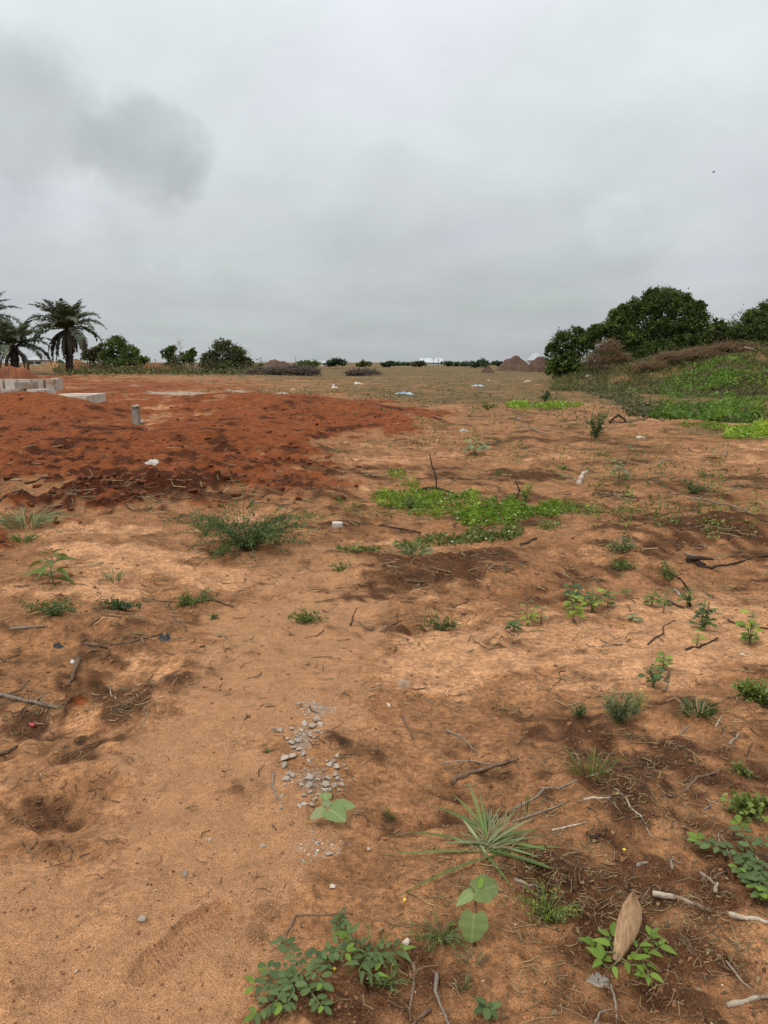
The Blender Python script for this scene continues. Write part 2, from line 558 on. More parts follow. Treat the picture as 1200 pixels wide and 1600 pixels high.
def leaf_mat(name, c1, c2, trans=.28, rough=.55, scale=40):
    m, t = new_mat(name)
    o = t.n('ShaderNodeOutputMaterial')
    at = t.n('ShaderNodeAttribute', attribute_name='col')
    sp = t.n('ShaderNodeSeparateColor')
    t.l(at.outputs['Color'], sp.inputs[0])
    oi = t.n('ShaderNodeObjectInfo')
    tcn = t.n('ShaderNodeTexCoord')
    nz = t.noise(tcn.outputs['Object'], scale, 3)
    c = t.mix(t.math('ADD', sp.outputs[1], t.math('MULTIPLY_ADD', oi.outputs['Random'], .3, -.15), clamp=True), c1, c2)
    val = t.math('MULTIPLY', sp.outputs[0], t.math('MULTIPLY_ADD', nz, .5, .75))
    val = t.math('MULTIPLY', val, t.math('MULTIPLY_ADD', oi.outputs['Random'], .5, .78))
    c = t.vmath('SCALE', c, val)
    av = t.n('ShaderNodeAttribute', attribute_name='vein')
    sv = t.n('ShaderNodeSeparateColor')
    t.l(av.outputs['Color'], sv.inputs[0])
    ph = t.math('MULTIPLY_ADD', sv.outputs[0], 21.0, t.math('MULTIPLY', sv.outputs[1], -7.0))
    side_v = t.math('POWER', t.math('SUBTRACT', 1.0, t.math('ABSOLUTE', t.math('SINE', ph))), 5.0)
    mid_v = t.sstep(sv.outputs[1], .03, .12, 1.0, 0.0)
    vv = t.math('MULTIPLY', t.math('MAXIMUM', mid_v, t.math('MULTIPLY', side_v, .55)), sv.outputs[2])
    c = t.mix(t.math('MULTIPLY', vv, .45), c, (c2[0] * 1.5, c2[1] * 1.35, c2[2] * 1.6))
    c = t.mix(t.math('MULTIPLY', t.math('MULTIPLY', t.sstep(nz, .62, .75), sv.outputs[2]), .35), c, (.20, .14, .05))
    b = t.n('ShaderNodeBsdfPrincipled')
    t.l(c, b.inputs['Base Color'])
    b.inputs['Roughness'].default_value = rough
    b.inputs['Specular IOR Level'].default_value = .35
    tr = t.n('ShaderNodeBsdfTranslucent')
    t.l(t.mix(.5, c, (c1[0] * 1.6, c1[1] * 1.5, c1[2] * .8)), tr.inputs[0])
    mx = t.n('ShaderNodeMixShader')
    mx.inputs[0].default_value = trans
    t.l(b.outputs[0], mx.inputs[1]); t.l(tr.outputs[0], mx.inputs[2])
    t.l(mx.outputs[0], o.inputs[0])
    return m


def solid_mat(name, c1, c2, rough=.85, scale=20, bump=.0, bscale=60, dirt=None, detail=5, stretch=None):
    """two tone noise material; dirt = (colour, amount) patches of stain"""
    m, t = new_mat(name)
    o = t.n('ShaderNodeOutputMaterial')
    tcn = t.n('ShaderNodeTexCoord')
    vec = tcn.outputs['Object']
    if stretch:
        vec = t.vmath('MULTIPLY', vec, stretch)
    nz = t.noise(vec, scale, detail, .6)
    at = t.n('ShaderNodeAttribute', attribute_name='col')
    sp = t.n('ShaderNodeSeparateColor')
    t.l(at.outputs['Color'], sp.inputs[0])
    c = t.mix(t.sstep(nz, .3, .7), c1, c2)
    if dirt:
        dn = t.noise(tcn.outputs['Object'], scale * .23, 6, .65)
        c = t.mix(t.math('MULTIPLY', t.sstep(dn, .45, .65), dirt[1]), c, dirt[0])
    oi = t.n('ShaderNodeObjectInfo')
    c = t.vmath('SCALE', c, t.math('MULTIPLY', sp.outputs[0], t.math('MULTIPLY_ADD', oi.outputs['Random'], .4, .8)))
    b = t.n('ShaderNodeBsdfPrincipled')
    t.l(c, b.inputs['Base Color'])
    b.inputs['Roughness'].default_value = rough
    b.inputs['Specular IOR Level'].default_value = .25
    if bump:
        bn = t.n('ShaderNodeBump')
        bn.inputs['Strength'].default_value = bump
        bn.inputs['Distance'].default_value = .02
        t.l(t.noise(vec, bscale, 6, .65), bn.inputs['Height'])
        t.l(bn.outputs[0], b.inputs['Normal'])
    t.l(b.outputs[0], o.inputs[0])
    return m


M = {}
M['bush_dark'] = leaf_mat('bush_leaf_dark', (.060, .102, .022), (.135, .180, .040), .35)
M['bush_mid'] = leaf_mat('bush_leaf_mid', (.065, .110, .022), (.14, .19, .04), .33)
M['bush_olive'] = leaf_mat('bush_leaf_olive', (.080, .094, .034), (.155, .155, .062), .3)
M['bush_far'] = leaf_mat('bush_leaf_far', (.05, .085, .045), (.09, .12, .06), .2)
M['palm'] = leaf_mat('palm_leaf', (.075, .095, .050), (.155, .175, .105), .3, .45)
M['palm_dead'] = leaf_mat('palm_leaf_dead', (.07, .06, .045), (.13, .11, .08), .1, .8)
M['creeper'] = leaf_mat('creeper_leaf', (.115, .23, .018), (.29, .37, .035), .35)
M['vine'] = leaf_mat('vine_leaf', (.060, .140, .016), (.17, .26, .03), .3)
M['weed'] = leaf_mat('weed_leaf', (.085, .125, .022), (.185, .215, .045), .3)
M['weed_dark'] = leaf_mat('weed_leaf_dark', (.038, .078, .020), (.105, .15, .042), .28)
M['weed_yellow'] = leaf_mat('weed_leaf_yellow', (.17, .26, .025), (.36, .38, .06), .35)
M['wilt'] = leaf_mat('wilted_leaf', (.15, .185, .075), (.25, .26, .12), .25)
M['legume'] = leaf_mat('legume_leaf', (.060, .100, .030), (.125, .175, .050), .28, .55)
M['fresh'] = leaf_mat('fresh_leaf', (.115, .205, .022), (.21, .30, .04), .35, .5)
M['velvet'] = leaf_mat('velvet_leaf', (.17, .24, .08), (.26, .32, .11), .25, .7, 25)
M['blade'] = leaf_mat('grass_blade_green', (.085, .145, .028), (.17, .235, .06), .3, .55)
M['straw'] = leaf_mat('straw', (.30, .22, .11), (.12, .075, .035), .1, .8)
M['field'] = leaf_mat('field_grass', (.085, .105, .032), (.17, .135, .055), .2, .7)
M['twig'] = solid_mat('twig_bark', (.10, .060, .036), (.20, .125, .08), .9, 60, .3, 120)
M['twig_dark'] = solid_mat('twig_bark_dark', (.030, .020, .014), (.075, .045, .03), .9, 60, .3, 120)
M['twig_grey'] = solid_mat('twig_bark_grey', (.17, .13, .10), (.30, .24, .18), .9, 60, .3, 120)
M['twig_pale'] = solid_mat('twig_peeled', (.40, .31, .22), (.54, .46, .36), .85, 50, .4, 90, dirt=((.14, .08, .05), .9))
M['bark'] = solid_mat('tree_bark', (.045, .035, .026), (.11, .09, .07), .95, 8, .5, 20)
M['palm_trunk'] = solid_mat('palm_trunk', (.035, .030, .026), (.085, .07, .058), .95, 5, .6, 12)
M['stem'] = solid_mat('green_stem', (.10, .14, .05), (.16, .17, .07), .7, 40)
M['brush'] = solid_mat('dry_brush', (.10, .078, .058), (.20, .16, .125), .95, 3)
M['brush_brown'] = solid_mat('dry_brush_brown', (.13, .078, .042), (.25, .165, .095), .95, 3)
M['concrete'] = solid_mat('concrete', (.42, .38, .315), (.54, .495, .42), .9, 6, .35, 40, dirt=((.24, .12, .06), .8))
M['concrete_grey'] = solid_mat('concrete_block', (.22, .195, .16), (.31, .28, .235), .92, 12, .5, 60, dirt=((.24, .13, .08), .7))
M['stone'] = solid_mat('crushed_granite', (.27, .235, .195), (.50, .44, .37), .85, 30, .25, 90, dirt=((.33, .19, .10), .75))
M['stone_pale'] = solid_mat('pale_stone', (.50, .40, .32), (.62, .52, .43), .85, 30, .25, 90, dirt=((.30, .16, .08), .5))
M['clod'] = solid_mat('soil_clod', (.16, .072, .034), (.29, .14, .068), .95, 12, .4, 60)
M['clod_red'] = solid_mat('laterite_clod', (.085, .027, .011), (.165, .050, .018), .95, 10, .4, 50)
M['heap'] = solid_mat('spoil_earth', (.13, .045, .020), (.24, .085, .036), .95, 1.6, .8, 6)
M['heap_far'] = solid_mat('spoil_earth_far', (.072, .043, .031), (.125, .074, .050), .95, .8, .8, 3)
M['white'] = solid_mat('white_plastic', (.44, .40, .35), (.62, .59, .54), .6, 14, .2, 20, dirt=((.30, .17, .10), .75))
M['blue'] = solid_mat('blue_plastic', (.12, .30, .45), (.55, .66, .70), .5, 5, .2, 20)
M['red_plastic'] = solid_mat('red_plastic', (.45, .05, .05), (.55, .10, .08), .5, 40)
M['black'] = solid_mat('black_scrap', (.02, .02, .022), (.05, .048, .05), .6, 20)
M['rebar'] = solid_mat('rebar', (.06, .035, .025), (.11, .06, .04), .8, 30)
M['roof'] = solid_mat('sheet_roof', (.36, .38, .39), (.46, .47, .48), .6, 2, stretch=(1, .1, 1))
M['render'] = solid_mat('rendered_wall', (.46, .44, .40), (.55, .53, .48), .9, 1)
M['dark_glass'] = solid_mat('dark_opening', (.03, .035, .04), (.05, .055, .06), .3, 2)
M['bird'] = solid_mat('bird_feather', (.03, .03, .032), (.06, .06, .06), .8, 20)
M['husk'] = solid_mat('dry_leaf', (.30, .17, .085), (.50, .33, .19), .8, 9, .3, 14, stretch=(16, 16, 1))
M['flower'] = solid_mat('small_petal', (.75, .75, .55), (.8, .8, .7), .6, 10)
M['flower_y'] = solid_mat('yellow_petal', (.75, .55, .03), (.8, .65, .06), .6, 10)

# the soil
gm, t = new_mat('laterite_soil')
o = t.n('ShaderNodeOutputMaterial')
geo = t.n('ShaderNodeNewGeometry')
pos = geo.outputs['Position']
a1 = t.n('ShaderNodeAttribute', attribute_name='zone_a')
a2 = t.n('ShaderNodeAttribute', attribute_name='zone_b')
s1 = t.n('ShaderNodeSeparateColor'); t.l(a1.outputs['Color'], s1.inputs[0])
s2 = t.n('ShaderNodeSeparateColor'); t.l(a2.outputs['Color'], s2.inputs[0])
n_big = t.noise(pos, 1.3, 3, .6)
n_mid = t.noise(pos, 7.0, 4, .65)
n_crumb = t.noise(pos, 38.0, 4, .7)
n_grain = t.noise(pos, 260.0, 1, .6)
vor = t.n('ShaderNodeTexVoronoi', feature='F1'); t.l(pos, vor.inputs['Vector']); vor.inputs['Scale'].default_value = 55
vor2 = t.n('ShaderNodeTexVoronoi', feature='F1'); t.l(pos, vor2.inputs['Vector']); vor2.inputs['Scale'].default_value = 17
rag = t.math('ADD', t.math('MULTIPLY_ADD', n_mid, .55, -.275), t.math('MULTIPLY_ADD', n_crumb, .55, -.275))


def zmix(base, mask, colr, lo=.25, hi=.7, amt=1.0, r=1.0):
    f = t.sstep(t.math('ADD', mask, t.math('MULTIPLY', rag, r)), lo, hi, 0, amt)
    return t.mix(f, base, colr)


c = t.mix(t.sstep(n_big, .3, .7), (.275, .127, .054), (.370, .178, .079))
c = zmix(c, s1.outputs[2], (.56, .288, .142), .25, .95, .85)
c = zmix(c, s1.outputs[0], (.415, .210, .100))
c = zmix(c, a1.outputs['Alpha'], (.118, .052, .024), .22, .98, .92)
redc = t.mix(t.sstep(t.math('ADD', a1.outputs['Alpha'], rag), .2, .8), (.215, .056, .015), (.078, .022, .008))
c = zmix(c, s1.outputs[1], redc, .25, .65, .94)
olc = t.mix(t.sstep(n_mid, .35, .65), (.170, .112, .050), (.110, .084, .037))
c = zmix(c, s2.outputs[0], olc, .15, .6, .92)
c = zmix(c, s2.outputs[1], (.32, .265, .21), .35, .95, .6)
c = zmix(c, s2.outputs[2], (.42, .34, .26), .45, .9, .75)
even = t.math('MULTIPLY_ADD', s1.outputs[0], -.62, 1.0)       # the trodden track is more even than the loose soil


def vary(nz, lo, hi):
    d_ = t.math('SUBTRACT', t.sstep(nz, .3, .7, lo, hi), 1.0)
    return t.math('MULTIPLY_ADD', d_, even, 1.0)


var = t.math('MULTIPLY', vary(n_mid, .72, 1.25), vary(n_crumb, .64, 1.28))
var = t.math('MULTIPLY', var, t.sstep(n_grain, .3, .7, .66, 1.32))
c = t.vmath('SCALE', c, var)
# crumbs and specks lying on the soil
sepv = t.n('ShaderNodeSeparateColor'); t.l(vor.outputs['Color'], sepv.inputs[0])
speck = t.math('MULTIPLY', t.sstep(vor.outputs['Distance'], .16, .24, 1, 0), t.sstep(sepv.outputs[0], .88, .9))
c = t.mix(t.math('MULTIPLY', speck, .7), c, t.mix(t.sstep(sepv.outputs[1], .45, .55), (.10, .045, .025), (.50, .33, .22)))
sepw = t.n('ShaderNodeSeparateColor'); t.l(vor2.outputs['Color'], sepw.inputs[0])
clodm = t.math('MULTIPLY', t.sstep(vor2.outputs['Distance'], .12, .22, 1, 0), t.sstep(sepw.outputs[0], .82, .85))
c = t.mix(t.math('MULTIPLY', t.math('MULTIPLY', clodm, .4), t.math('SUBTRACT', 1.0, s1.outputs[0], clamp=True)), c, (.13, .06, .03))
b = t.n('ShaderNodeBsdfPrincipled')
t.l(c, b.inputs['Base Color'])
b.inputs['Roughness'].default_value = .95
b.inputs['Specular IOR Level'].default_value = .12
bp = t.n('ShaderNodeBump'); bp.inputs['Strength'].default_value = 1.0; bp.inputs['Distance'].default_value = .035
hgt = t.math('ADD', t.math('MULTIPLY', n_crumb, t.math('MULTIPLY_ADD', a1.outputs['Alpha'], .9, .35)), t.math('MULTIPLY', n_grain, .16))
hgt = t.math('ADD', hgt, t.math('MULTIPLY', t.math('MAXIMUM', speck, clodm), .25))
t.l(hgt, bp.inputs['Height'])
t.l(bp.outputs[0], b.inputs['Normal'])
t.l(b.outputs[0], o.inputs[0])
M['soil'] = gm

# ------------------------------------------------------------------ the ground sheet
rows = [0.02, .3, .7, 1.1, 1.4, 1.6]
r = 1.75
while r < 3.6:
    rows.append(r); r *= 1.00135
while r < 11:
    rows.append(r); r *= 1.0032
while r < 70:
    rows.append(r); r *= 1.0048
while r < 5000:
    rows.append(r); r *= 1.03
rows = np.array(rows)
fine = np.arange(-.64, .6401, .0020)
coarse = np.linspace(.64, 2 * math.pi - .64, 90)[1:-1]
ang = np.concatenate([fine, coarse])
RR, AA = np.meshgrid(rows, ang, indexing='ij')
gx = (RR * np.sin(AA)).ravel()
gy = (RR * np.cos(AA) - 1.0).ravel()
gmk = zone_masks(gx, gy)
gz = height(gx, gy, gmk)
nr, na = len(rows), len(ang)
i = np.arange(nr - 1)[:, None] * na
j = np.arange(na)[None, :]
j2 = (j + 1) % na
gq = np.stack([i + j, i + na + j, i + na + j2, i + j2], -1).reshape(-1, 4)[:, ::-1]
gme = new_mesh('ground', np.stack([gx, gy, gz], 1), [gq], gm)
for nm, ks in (('zone_a', ('track', 'red', 'pink', 'loose')), ('zone_b', ('olive', 'grey', 'white', None))):
    at = gme.attributes.new(nm, 'FLOAT_COLOR', 'POINT')
    cc = np.ones((len(gx), 4), np.float32)
    for q, k in enumerate(ks):
        if k: cc[:, q] = gmk[k]
    at.data.foreach_set('color', cc.ravel())
ground = tag(link('ground', gme), 'bare red and tan sandy soil with a worn track and dug red earth', 'ground', kind='structure')
del gq, gx, gy, gz, RR, AA

# ------------------------------------------------------------------ plants and trees: builders
def rnd(a, b):
    return random.uniform(a, b)


def unit(n):
    v = RNG.normal(size=(n, 3))
    return v / np.linalg.norm(v, axis=1, keepdims=True)


def leaf_cols(n, lo=.65, hi=1.25):
    return np.stack([RNG.uniform(lo, hi, n), RNG.uniform(0, 1, n), np.zeros(n)], 1)


def crown_mesh(blobs, per_area, leaves, L, tpl=CARD, wid=.55, sig=.16, depth=.30, up=.35, lo=.6, hi=1.2, stick=0.0):
    """blobs: (centre, radii). Leaves gather in clumps over and inside each blob."""
    mb = MB()
    for (c, rr) in blobs:
        rr = np.array(rr, float)
        area = 4 * math.pi * (rr.prod()) ** (2 / 3)
        k = max(8, int(area * per_area))
        d = unit(k)
        d[:, 2] = np.where(d[:, 2] < -.55, -d[:, 2], d[:, 2])
        rad = 1 - np.abs(RNG.normal(size=k)) * depth + RNG.normal(size=k) * .10 + .22 * (RNG.random(k) > .93)
        cen = np.array(c) + d * rad[:, None] * rr
        s = rr.prod() ** (1 / 3) * sig * RNG.uniform(.5, 1.5, k)
        cv = RNG.uniform(lo, hi, k) * RNG.choice([.55, .9, 1.0, 1.15, 1.35], k)
        ch = RNG.uniform(0, 1, k) ** 1.3
        idx = np.repeat(np.arange(k), leaves)
        n = len(idx)
        pos = cen[idx] + RNG.normal(size=(n, 3)) * s[idx][:, None] * np.array([1, 1, .75])
        dr = unit(n) + d[idx] * .7
        nm = unit(n) * .9 + np.array([0, 0, up]) + d[idx] * .3
        cc = np.stack([cv[idx] * RNG.uniform(.75, 1.25, n), np.clip(ch[idx] + RNG.uniform(-.2, .2, n), 0, 1), np.zeros(n)], 1)
        ll = L * RNG.uniform(.6, 1.3, n)
        mb.leaves(tpl, pos, dr, nm, ll, ll * wid, cc)
    return mb


def tree(name, label, base, blobs, per_area, leaves, L, mat, group=None, trunk_r=.08, cat='tree', bark='bark', **kw):
    root = empty(name, base, label, cat, group)
    crown_mesh(blobs, per_area, leaves, L, **kw).obj('crown', M[mat], root, loc=base)
    mb = MB()
    top = np.mean([np.array(c) for c, _ in blobs], 0)
    b0 = np.array(base) - np.array([0, 0, .15])
    forks = []
    for (c, rr) in blobs[::5]:
        for q in range(2):
            forks.append(np.array(c) + unit(1)[0] * np.array(rr) * .35)
    mid = b0 + (top - b0) * .45 + RNG.normal(size=3) * .05
    mb.tube([b0, b0 * .5 + mid * .5 + RNG.normal(size=3) * .04, mid], [trunk_r, trunk_r * .8, trunk_r * .65], 7)
    for f in forks:
        m2 = mid * .5 + f * .5 + RNG.normal(size=3) * .12 * np.linalg.norm(f - mid)
        mb.tube([mid, m2, f], [trunk_r * .4, trunk_r * .2, trunk_r * .06], 5)
    mb.obj('trunk', M[bark], root, loc=base)
    return root


def px_blobs(y, lst, depth_ratio=.9, dy=0.0):
    s = y / F
    out = []
    for e in lst:
        u, v, ru, rv = e[:4]
        yy = y + (e[4] if len(e) > 4 else 0)
        R_ = np.array([ru * s, ru * s * depth_ratio, rv * s])
        c_ = np.array(at_depth(u, v, yy + dy))
        out.append((c_, R_ * .9))
        for _ in range(4):
            o_ = unit(1)[0]
            o_[2] = abs(o_[2]) * random.choice((1, 1, 1, -1))
            f_ = random.uniform(.28, .5)
            out.append((c_ + o_ * R_ * random.uniform(.55, .8), R_ * f_))
    return out


def on_ground(x, y, dz=0.0):
    return Vector((x, y, float(height(np.array([x]), np.array([y]))[0]) + dz))


# ------------------------------------------------------------------ oil palms
def palm(label, base, h_trunk, L, nf, nd, r_trunk=.38, seed=1):
    rg = np.random.default_rng(seed)
    root = empty('oil_palm', base, label, 'palm tree', 'oil palms beyond the foundations')
    b0 = np.array(base)
    mb = MB()
    pts = [b0 + np.array([0, 0, -.2 + h_trunk * t]) + rg.normal(size=3) * .02 for t in np.linspace(0, 1, 8)]
    mb.tube(pts, np.linspace(r_trunk * 1.15, r_trunk * .9, 8), 10)
    for kk in range(70):                                   # stubs of cut leaf bases
        z = rg.uniform(.1, 1) * h_trunk; a = kk * 2.4
        p = b0 + np.array([math.cos(a) * r_trunk * .8, math.sin(a) * r_trunk * .8, z])
        q = p + np.array([math.cos(a) * .22, math.sin(a) * .22, .3])
        mb.tube([p, q], [.10, .05], 4)
    mb.obj('trunk', M['palm_trunk'], root, loc=base)
    top = b0 + np.array([0, 0, h_trunk])

    def frond(az, el, ln, curl, mat, lf_len, droop):
        fb = MB()
        n = 14
        p = top.copy(); pts = [p.copy()]
        hdir = np.array([math.cos(az), math.sin(az), 0]); e = el
        for q in range(n):
            p = p + (hdir * math.cos(e) + np.array([0, 0, math.sin(e)])) * ln / n
            e = max(e - curl / n * (0.5 + 1.2 * q / n), -1.5)
            pts.append(p.copy())
        pts = np.array(pts)
        fb.tube(pts, np.linspace(.06, .012, n + 1), 4, c=(1.2, .8, 0))
        fo_ = fb.obj('frond', mat, root, loc=base)
        fb = MB()
        tt = rg.uniform(.12, 1, 190)
        ii = np.minimum((tt * n).astype(int), n - 1)
        fr = tt * n - ii
        pos = pts[ii] * (1 - fr[:, None]) + pts[ii + 1] * fr[:, None]
        tg = pts[ii + 1] - pts[ii]; tg /= np.linalg.norm(tg, axis=1, keepdims=True)
        side = np.cross(tg, [0, 0, 1.]); side /= np.maximum(np.linalg.norm(side, axis=1, keepdims=True), 1e-6)
        sg = rg.choice([-1, 1], len(tt))[:, None]
        up = np.cross(side, tg)
        dr = side * sg * .9 + tg * .55 + up * rg.uniform(-.1, .45, (len(tt), 1)) + np.array([0, 0, -droop]) + rg.normal(size=(len(tt), 3)) * .12
        ll = lf_len * np.sin(np.clip(tt * 1.05, .05, 1) * math.pi * .86 + .25) * rg.uniform(.8, 1.15, len(tt))
        ll = np.maximum(ll, .2)
        fb.leaves(SPEAR, pos, dr, np.cross(dr, tg) + rg.normal(size=dr.shape) * .2, ll, np.full(len(tt), .10),
                  np.stack([rg.uniform(.6, 1.3, len(tt)), rg.uniform(0, 1, len(tt)), 0 * tt], 1))
        fb.obj('leaflets', mat, fo_, loc=base)

    for kk in range(nf):
        t_ = kk / nf
        frond(kk * 2.399 + rg.uniform(-.2, .2), 1.35 - 1.25 * t_ + rg.uniform(-.1, .1), L * rg.uniform(.85, 1.08) * (.75 + .25 * min(1, t_ * 2)),
              .9 + .8 * t_ + rg.uniform(-.2, .3), M['palm'], .85, .25)
    for kk in range(nd):
        frond(kk * 2.399 + 1, -.35 + rg.uniform(-.4, .1), L * rg.uniform(.55, .8), 1.6, M['palm_dead'], .5, .7)
    return root


pb = P(112, 585)
palm('tall oil palm with full crown and hanging dead fronds beside the rounded bush', on_ground(at_depth(110, 585, 92).x, 92), 5.2, 5.6, 34, 18, seed=3)
palm('low oil palm with fronds near the ground behind the red heap', on_ground(at_depth(24, 580, 88).x, 88), 3.1, 5.0, 30, 5, seed=5)
palm('oil palm standing taller than the low palm it leans over, beyond the foundation wall', on_ground(at_depth(-18, 580, 94).x, 94), 6.4, 5.2, 30, 8, seed=9)

# ------------------------------------------------------------------ trees and bushes on the left
LG = 'bushes along the far left edge of the field'
Y = 100
tree('rounded_bush', 'dense dark bush with a rounded crown right beside the tall oil palm', on_ground(at_depth(190, 578, Y).x, Y),
     px_blobs(Y, [(182, 545, 19, 17), (202, 554, 18, 14), (166, 557, 13, 11), (194, 568, 34, 9), (220, 564, 12, 8), (182, 533, 10, 7)]), 2.6, 26, .26, 'bush_dark', LG, .15, 'bush')
tree('small_tree', 'loose pale green tree peeping out between palm and rounded bush', on_ground(at_depth(146, 578, 106).x, 106),
     px_blobs(106, [(148, 556, 16, 13), (138, 560, 10, 10), (158, 548, 9, 9)]), 2.0, 18, .34, 'bush_olive', LG, .12, 'tree')
tree('thin_shrub', 'sparse dark shrub with bare twigs sticking out of its top', on_ground(at_depth(272, 582, Y).x, Y),
     px_blobs(Y, [(262, 555, 12, 10), (272, 566, 18, 12), (292, 562, 14, 12), (301, 553, 6, 8), (268, 546, 8, 6)]), 2.2, 18, .26, 'bush_dark', LG, .08, 'bush', depth=.5)
tree('domed_bush', 'wide domed grey green bush standing alone past the sparse shrub', on_ground(at_depth(350, 583, Y).x, Y),
     px_blobs(Y, [(350, 552, 23, 17), (330, 563, 16, 13), (371, 561, 18, 14), (352, 572, 40, 9), (386, 568, 11, 10)]), 2.6, 26, .24, 'bush_olive', LG, .14, 'bush')
mb = MB()
sb = on_ground(at_depth(278, 582, 99).x, 99)
for (u0, u1, v1) in ((278, 281, 528), (280, 274, 536), (277, 284, 540), (281, 279, 532)):
    a = np.array(at_depth(u0, 582, 99)); bb = np.array(at_depth(u1, v1, 99))
    md = (a + bb) / 2 + RNG.normal(size=3) * .15
    mb.tube([a - [0, 0, .1], md, bb], [.05, .03, .012], 5)
    for q in range(7):
        f = rnd(.45, .95); p = md * (1 - f) + bb * f
        mb.tube([p, p + np.array([rnd(-.7, .7), rnd(-.4, .4), rnd(.1, .6)])], [.016, .006], 4)
tag(mb.obj('bare_sapling', M['twig_grey'], None, loc=sb), 'leafless forked sapling rising out of the sparse shrub', 'tree')

# undergrowth fringe below those bushes
mb = MB()
us = RNG.uniform(85, 420, 6500); vs = 582 + RNG.normal(size=6500) * 2.4
pts = Parr(us, np.maximum(vs, 578))
pts[:, 2] += RNG.random(len(pts)) ** 1.4 * np.clip(.7 + perlin(pts[:, 0] / 2.5, pts[:, 1] / 9, 77) * 1.6, .15, 1.9)
mb.leaves(CARD, pts, unit(len(pts)) + [0, 0, .5], unit(len(pts)) + [0, 0, .6], RNG.uniform(.2, .5, len(pts)), RNG.uniform(.1, .22, len(pts)), leaf_cols(len(pts), .5, 1.2))
tag(mb.obj('undergrowth', M['bush_olive']), 'low weedy undergrowth along the foot of the left bushes', 'undergrowth', kind='stuff')

# ------------------------------------------------------------------ the bushes and bank on the right
RG = 'bushes on the bank at the right'
tree('thicket_tree', 'largest dark green tree with domed crown on the overgrown bank', on_ground(at_depth(1010, 560, 50).x, 50),
     px_blobs(50, [(1035, 480, 32, 28), (1005, 492, 28, 26), (1060, 487, 22, 30), (975, 510, 26, 22), (945, 524, 22, 18), (990, 532, 38, 24), (1040, 522, 38, 28), (1070, 522, 24, 24),
                   (1015, 554, 56, 18), (955, 552, 34, 18), (1065, 550, 34, 16), (922, 532, 18, 14), (1020, 463, 16, 10), (1048, 461, 16, 9), (1000, 568, 60, 12), (940, 574, 38, 9), (1070, 560, 44, 12), (965, 499, 20, 16), (986, 483, 18, 12), (936, 518, 18, 10), (1074, 471, 13, 13), (1090, 487, 12, 14)]),
     8, 34, .14, 'bush_dark', RG, .16, depth=.34, sig=.14)
tree('leafy_branch_tree', 'feathery dark tree with open drooping branch tips on the domed crown\'s far flank', on_ground(at_depth(1088, 552, 49).x, 49),
     px_blobs(49, [(1086, 510, 18, 30), (1094, 486, 9, 13), (1078, 535, 22, 18), (1100, 496, 7, 7)]), 9, 22, .16, 'bush_dark', RG, .10, depth=.5, sig=.2)
tree('low_shrub', 'dark rounded shrub at the foot of the bank where the thicket begins', on_ground(at_depth(882, 588, 52).x, 52),
     px_blobs(52, [(880, 537, 18, 20), (900, 523, 14, 12), (865, 552, 14, 16), (885, 564, 24, 18), (908, 545, 18, 20), (862, 574, 13, 11), (872, 582, 22, 8), (905, 580, 26, 9)]), 8, 30, .15, 'bush_mid', RG, .10, 'bush', lo=.4, hi=.95)
tree('pale_shrub', 'lighter green shrub filling the gap between the two dark trees on the bank', on_ground(at_depth(1120, 552, 54).x, 54),
     px_blobs(54, [(1118, 522, 22, 19), (1104, 534, 18, 14), (1136, 530, 16, 16), (1125, 513, 10, 9), (1120, 545, 34, 12)]), 7, 20, .15, 'weed', RG, .08, 'bush', lo=.35, hi=.8)
tree('edge_tree', 'dark spreading tree on the bank past the lighter shrub', on_ground(at_depth(1185, 552, 52).x, 52),
     px_blobs(52, [(1180, 512, 36, 24), (1212, 500, 30, 34), (1160, 525, 22, 18), (1195, 535, 44, 16), (1172, 498, 14, 10)]), 8, 28, .14, 'bush_dark', RG, .14)
tree('bank_shrub', 'low mid green shrub spilling over the bank under the dark spreading tree', on_ground(at_depth(1165, 560, 48).x, 48),
     px_blobs(48, [(1172, 545, 24, 12), (1145, 548, 16, 8), (1190, 550, 14, 10)]), 9, 22, .16, 'weed', RG, .05, 'bush', lo=.4, hi=1.0)


def brush(name, label, y, blobs, n, mat, length=1.2, rad=.014, group=None, cat='brush pile', flat=.55, leaves=0):
    """heap of thrown branches: many thin crooked sticks over a low dome"""
    mb = MB()
    s = y / F
    for (u, v, ru, rv) in blobs:
        c = np.array(at_depth(u, v, y))
        rr = np.array([ru * s, max(ru * s * .5, .5), rv * s])
        for _ in range(n // len(blobs)):
            d = unit(1)[0]
            if d[2] < -.2: d[2] *= -1
            p = c + d * rr * RNG.uniform(.35, 1.02)
            h = np.array([rnd(-1, 1), rnd(-.6, .6), rnd(-.25, flat)])
            h /= np.linalg.norm(h)
            ln = length * rnd(.35, 1.1)
            m_ = p + RNG.normal(size=3) * .06 * ln
            mb.tube([p - h * ln / 2, m_, p + h * ln / 2], [rad, rad * rnd(.7, 1), rad * .35], 3, c=(rnd(.55, 1.35), .4, 0), cap=False)
    base = on_ground(at_depth(blobs[0][0], 580, y).x, y)
    return tag(mb.obj(name, M[mat], None, loc=base), label, cat, group)


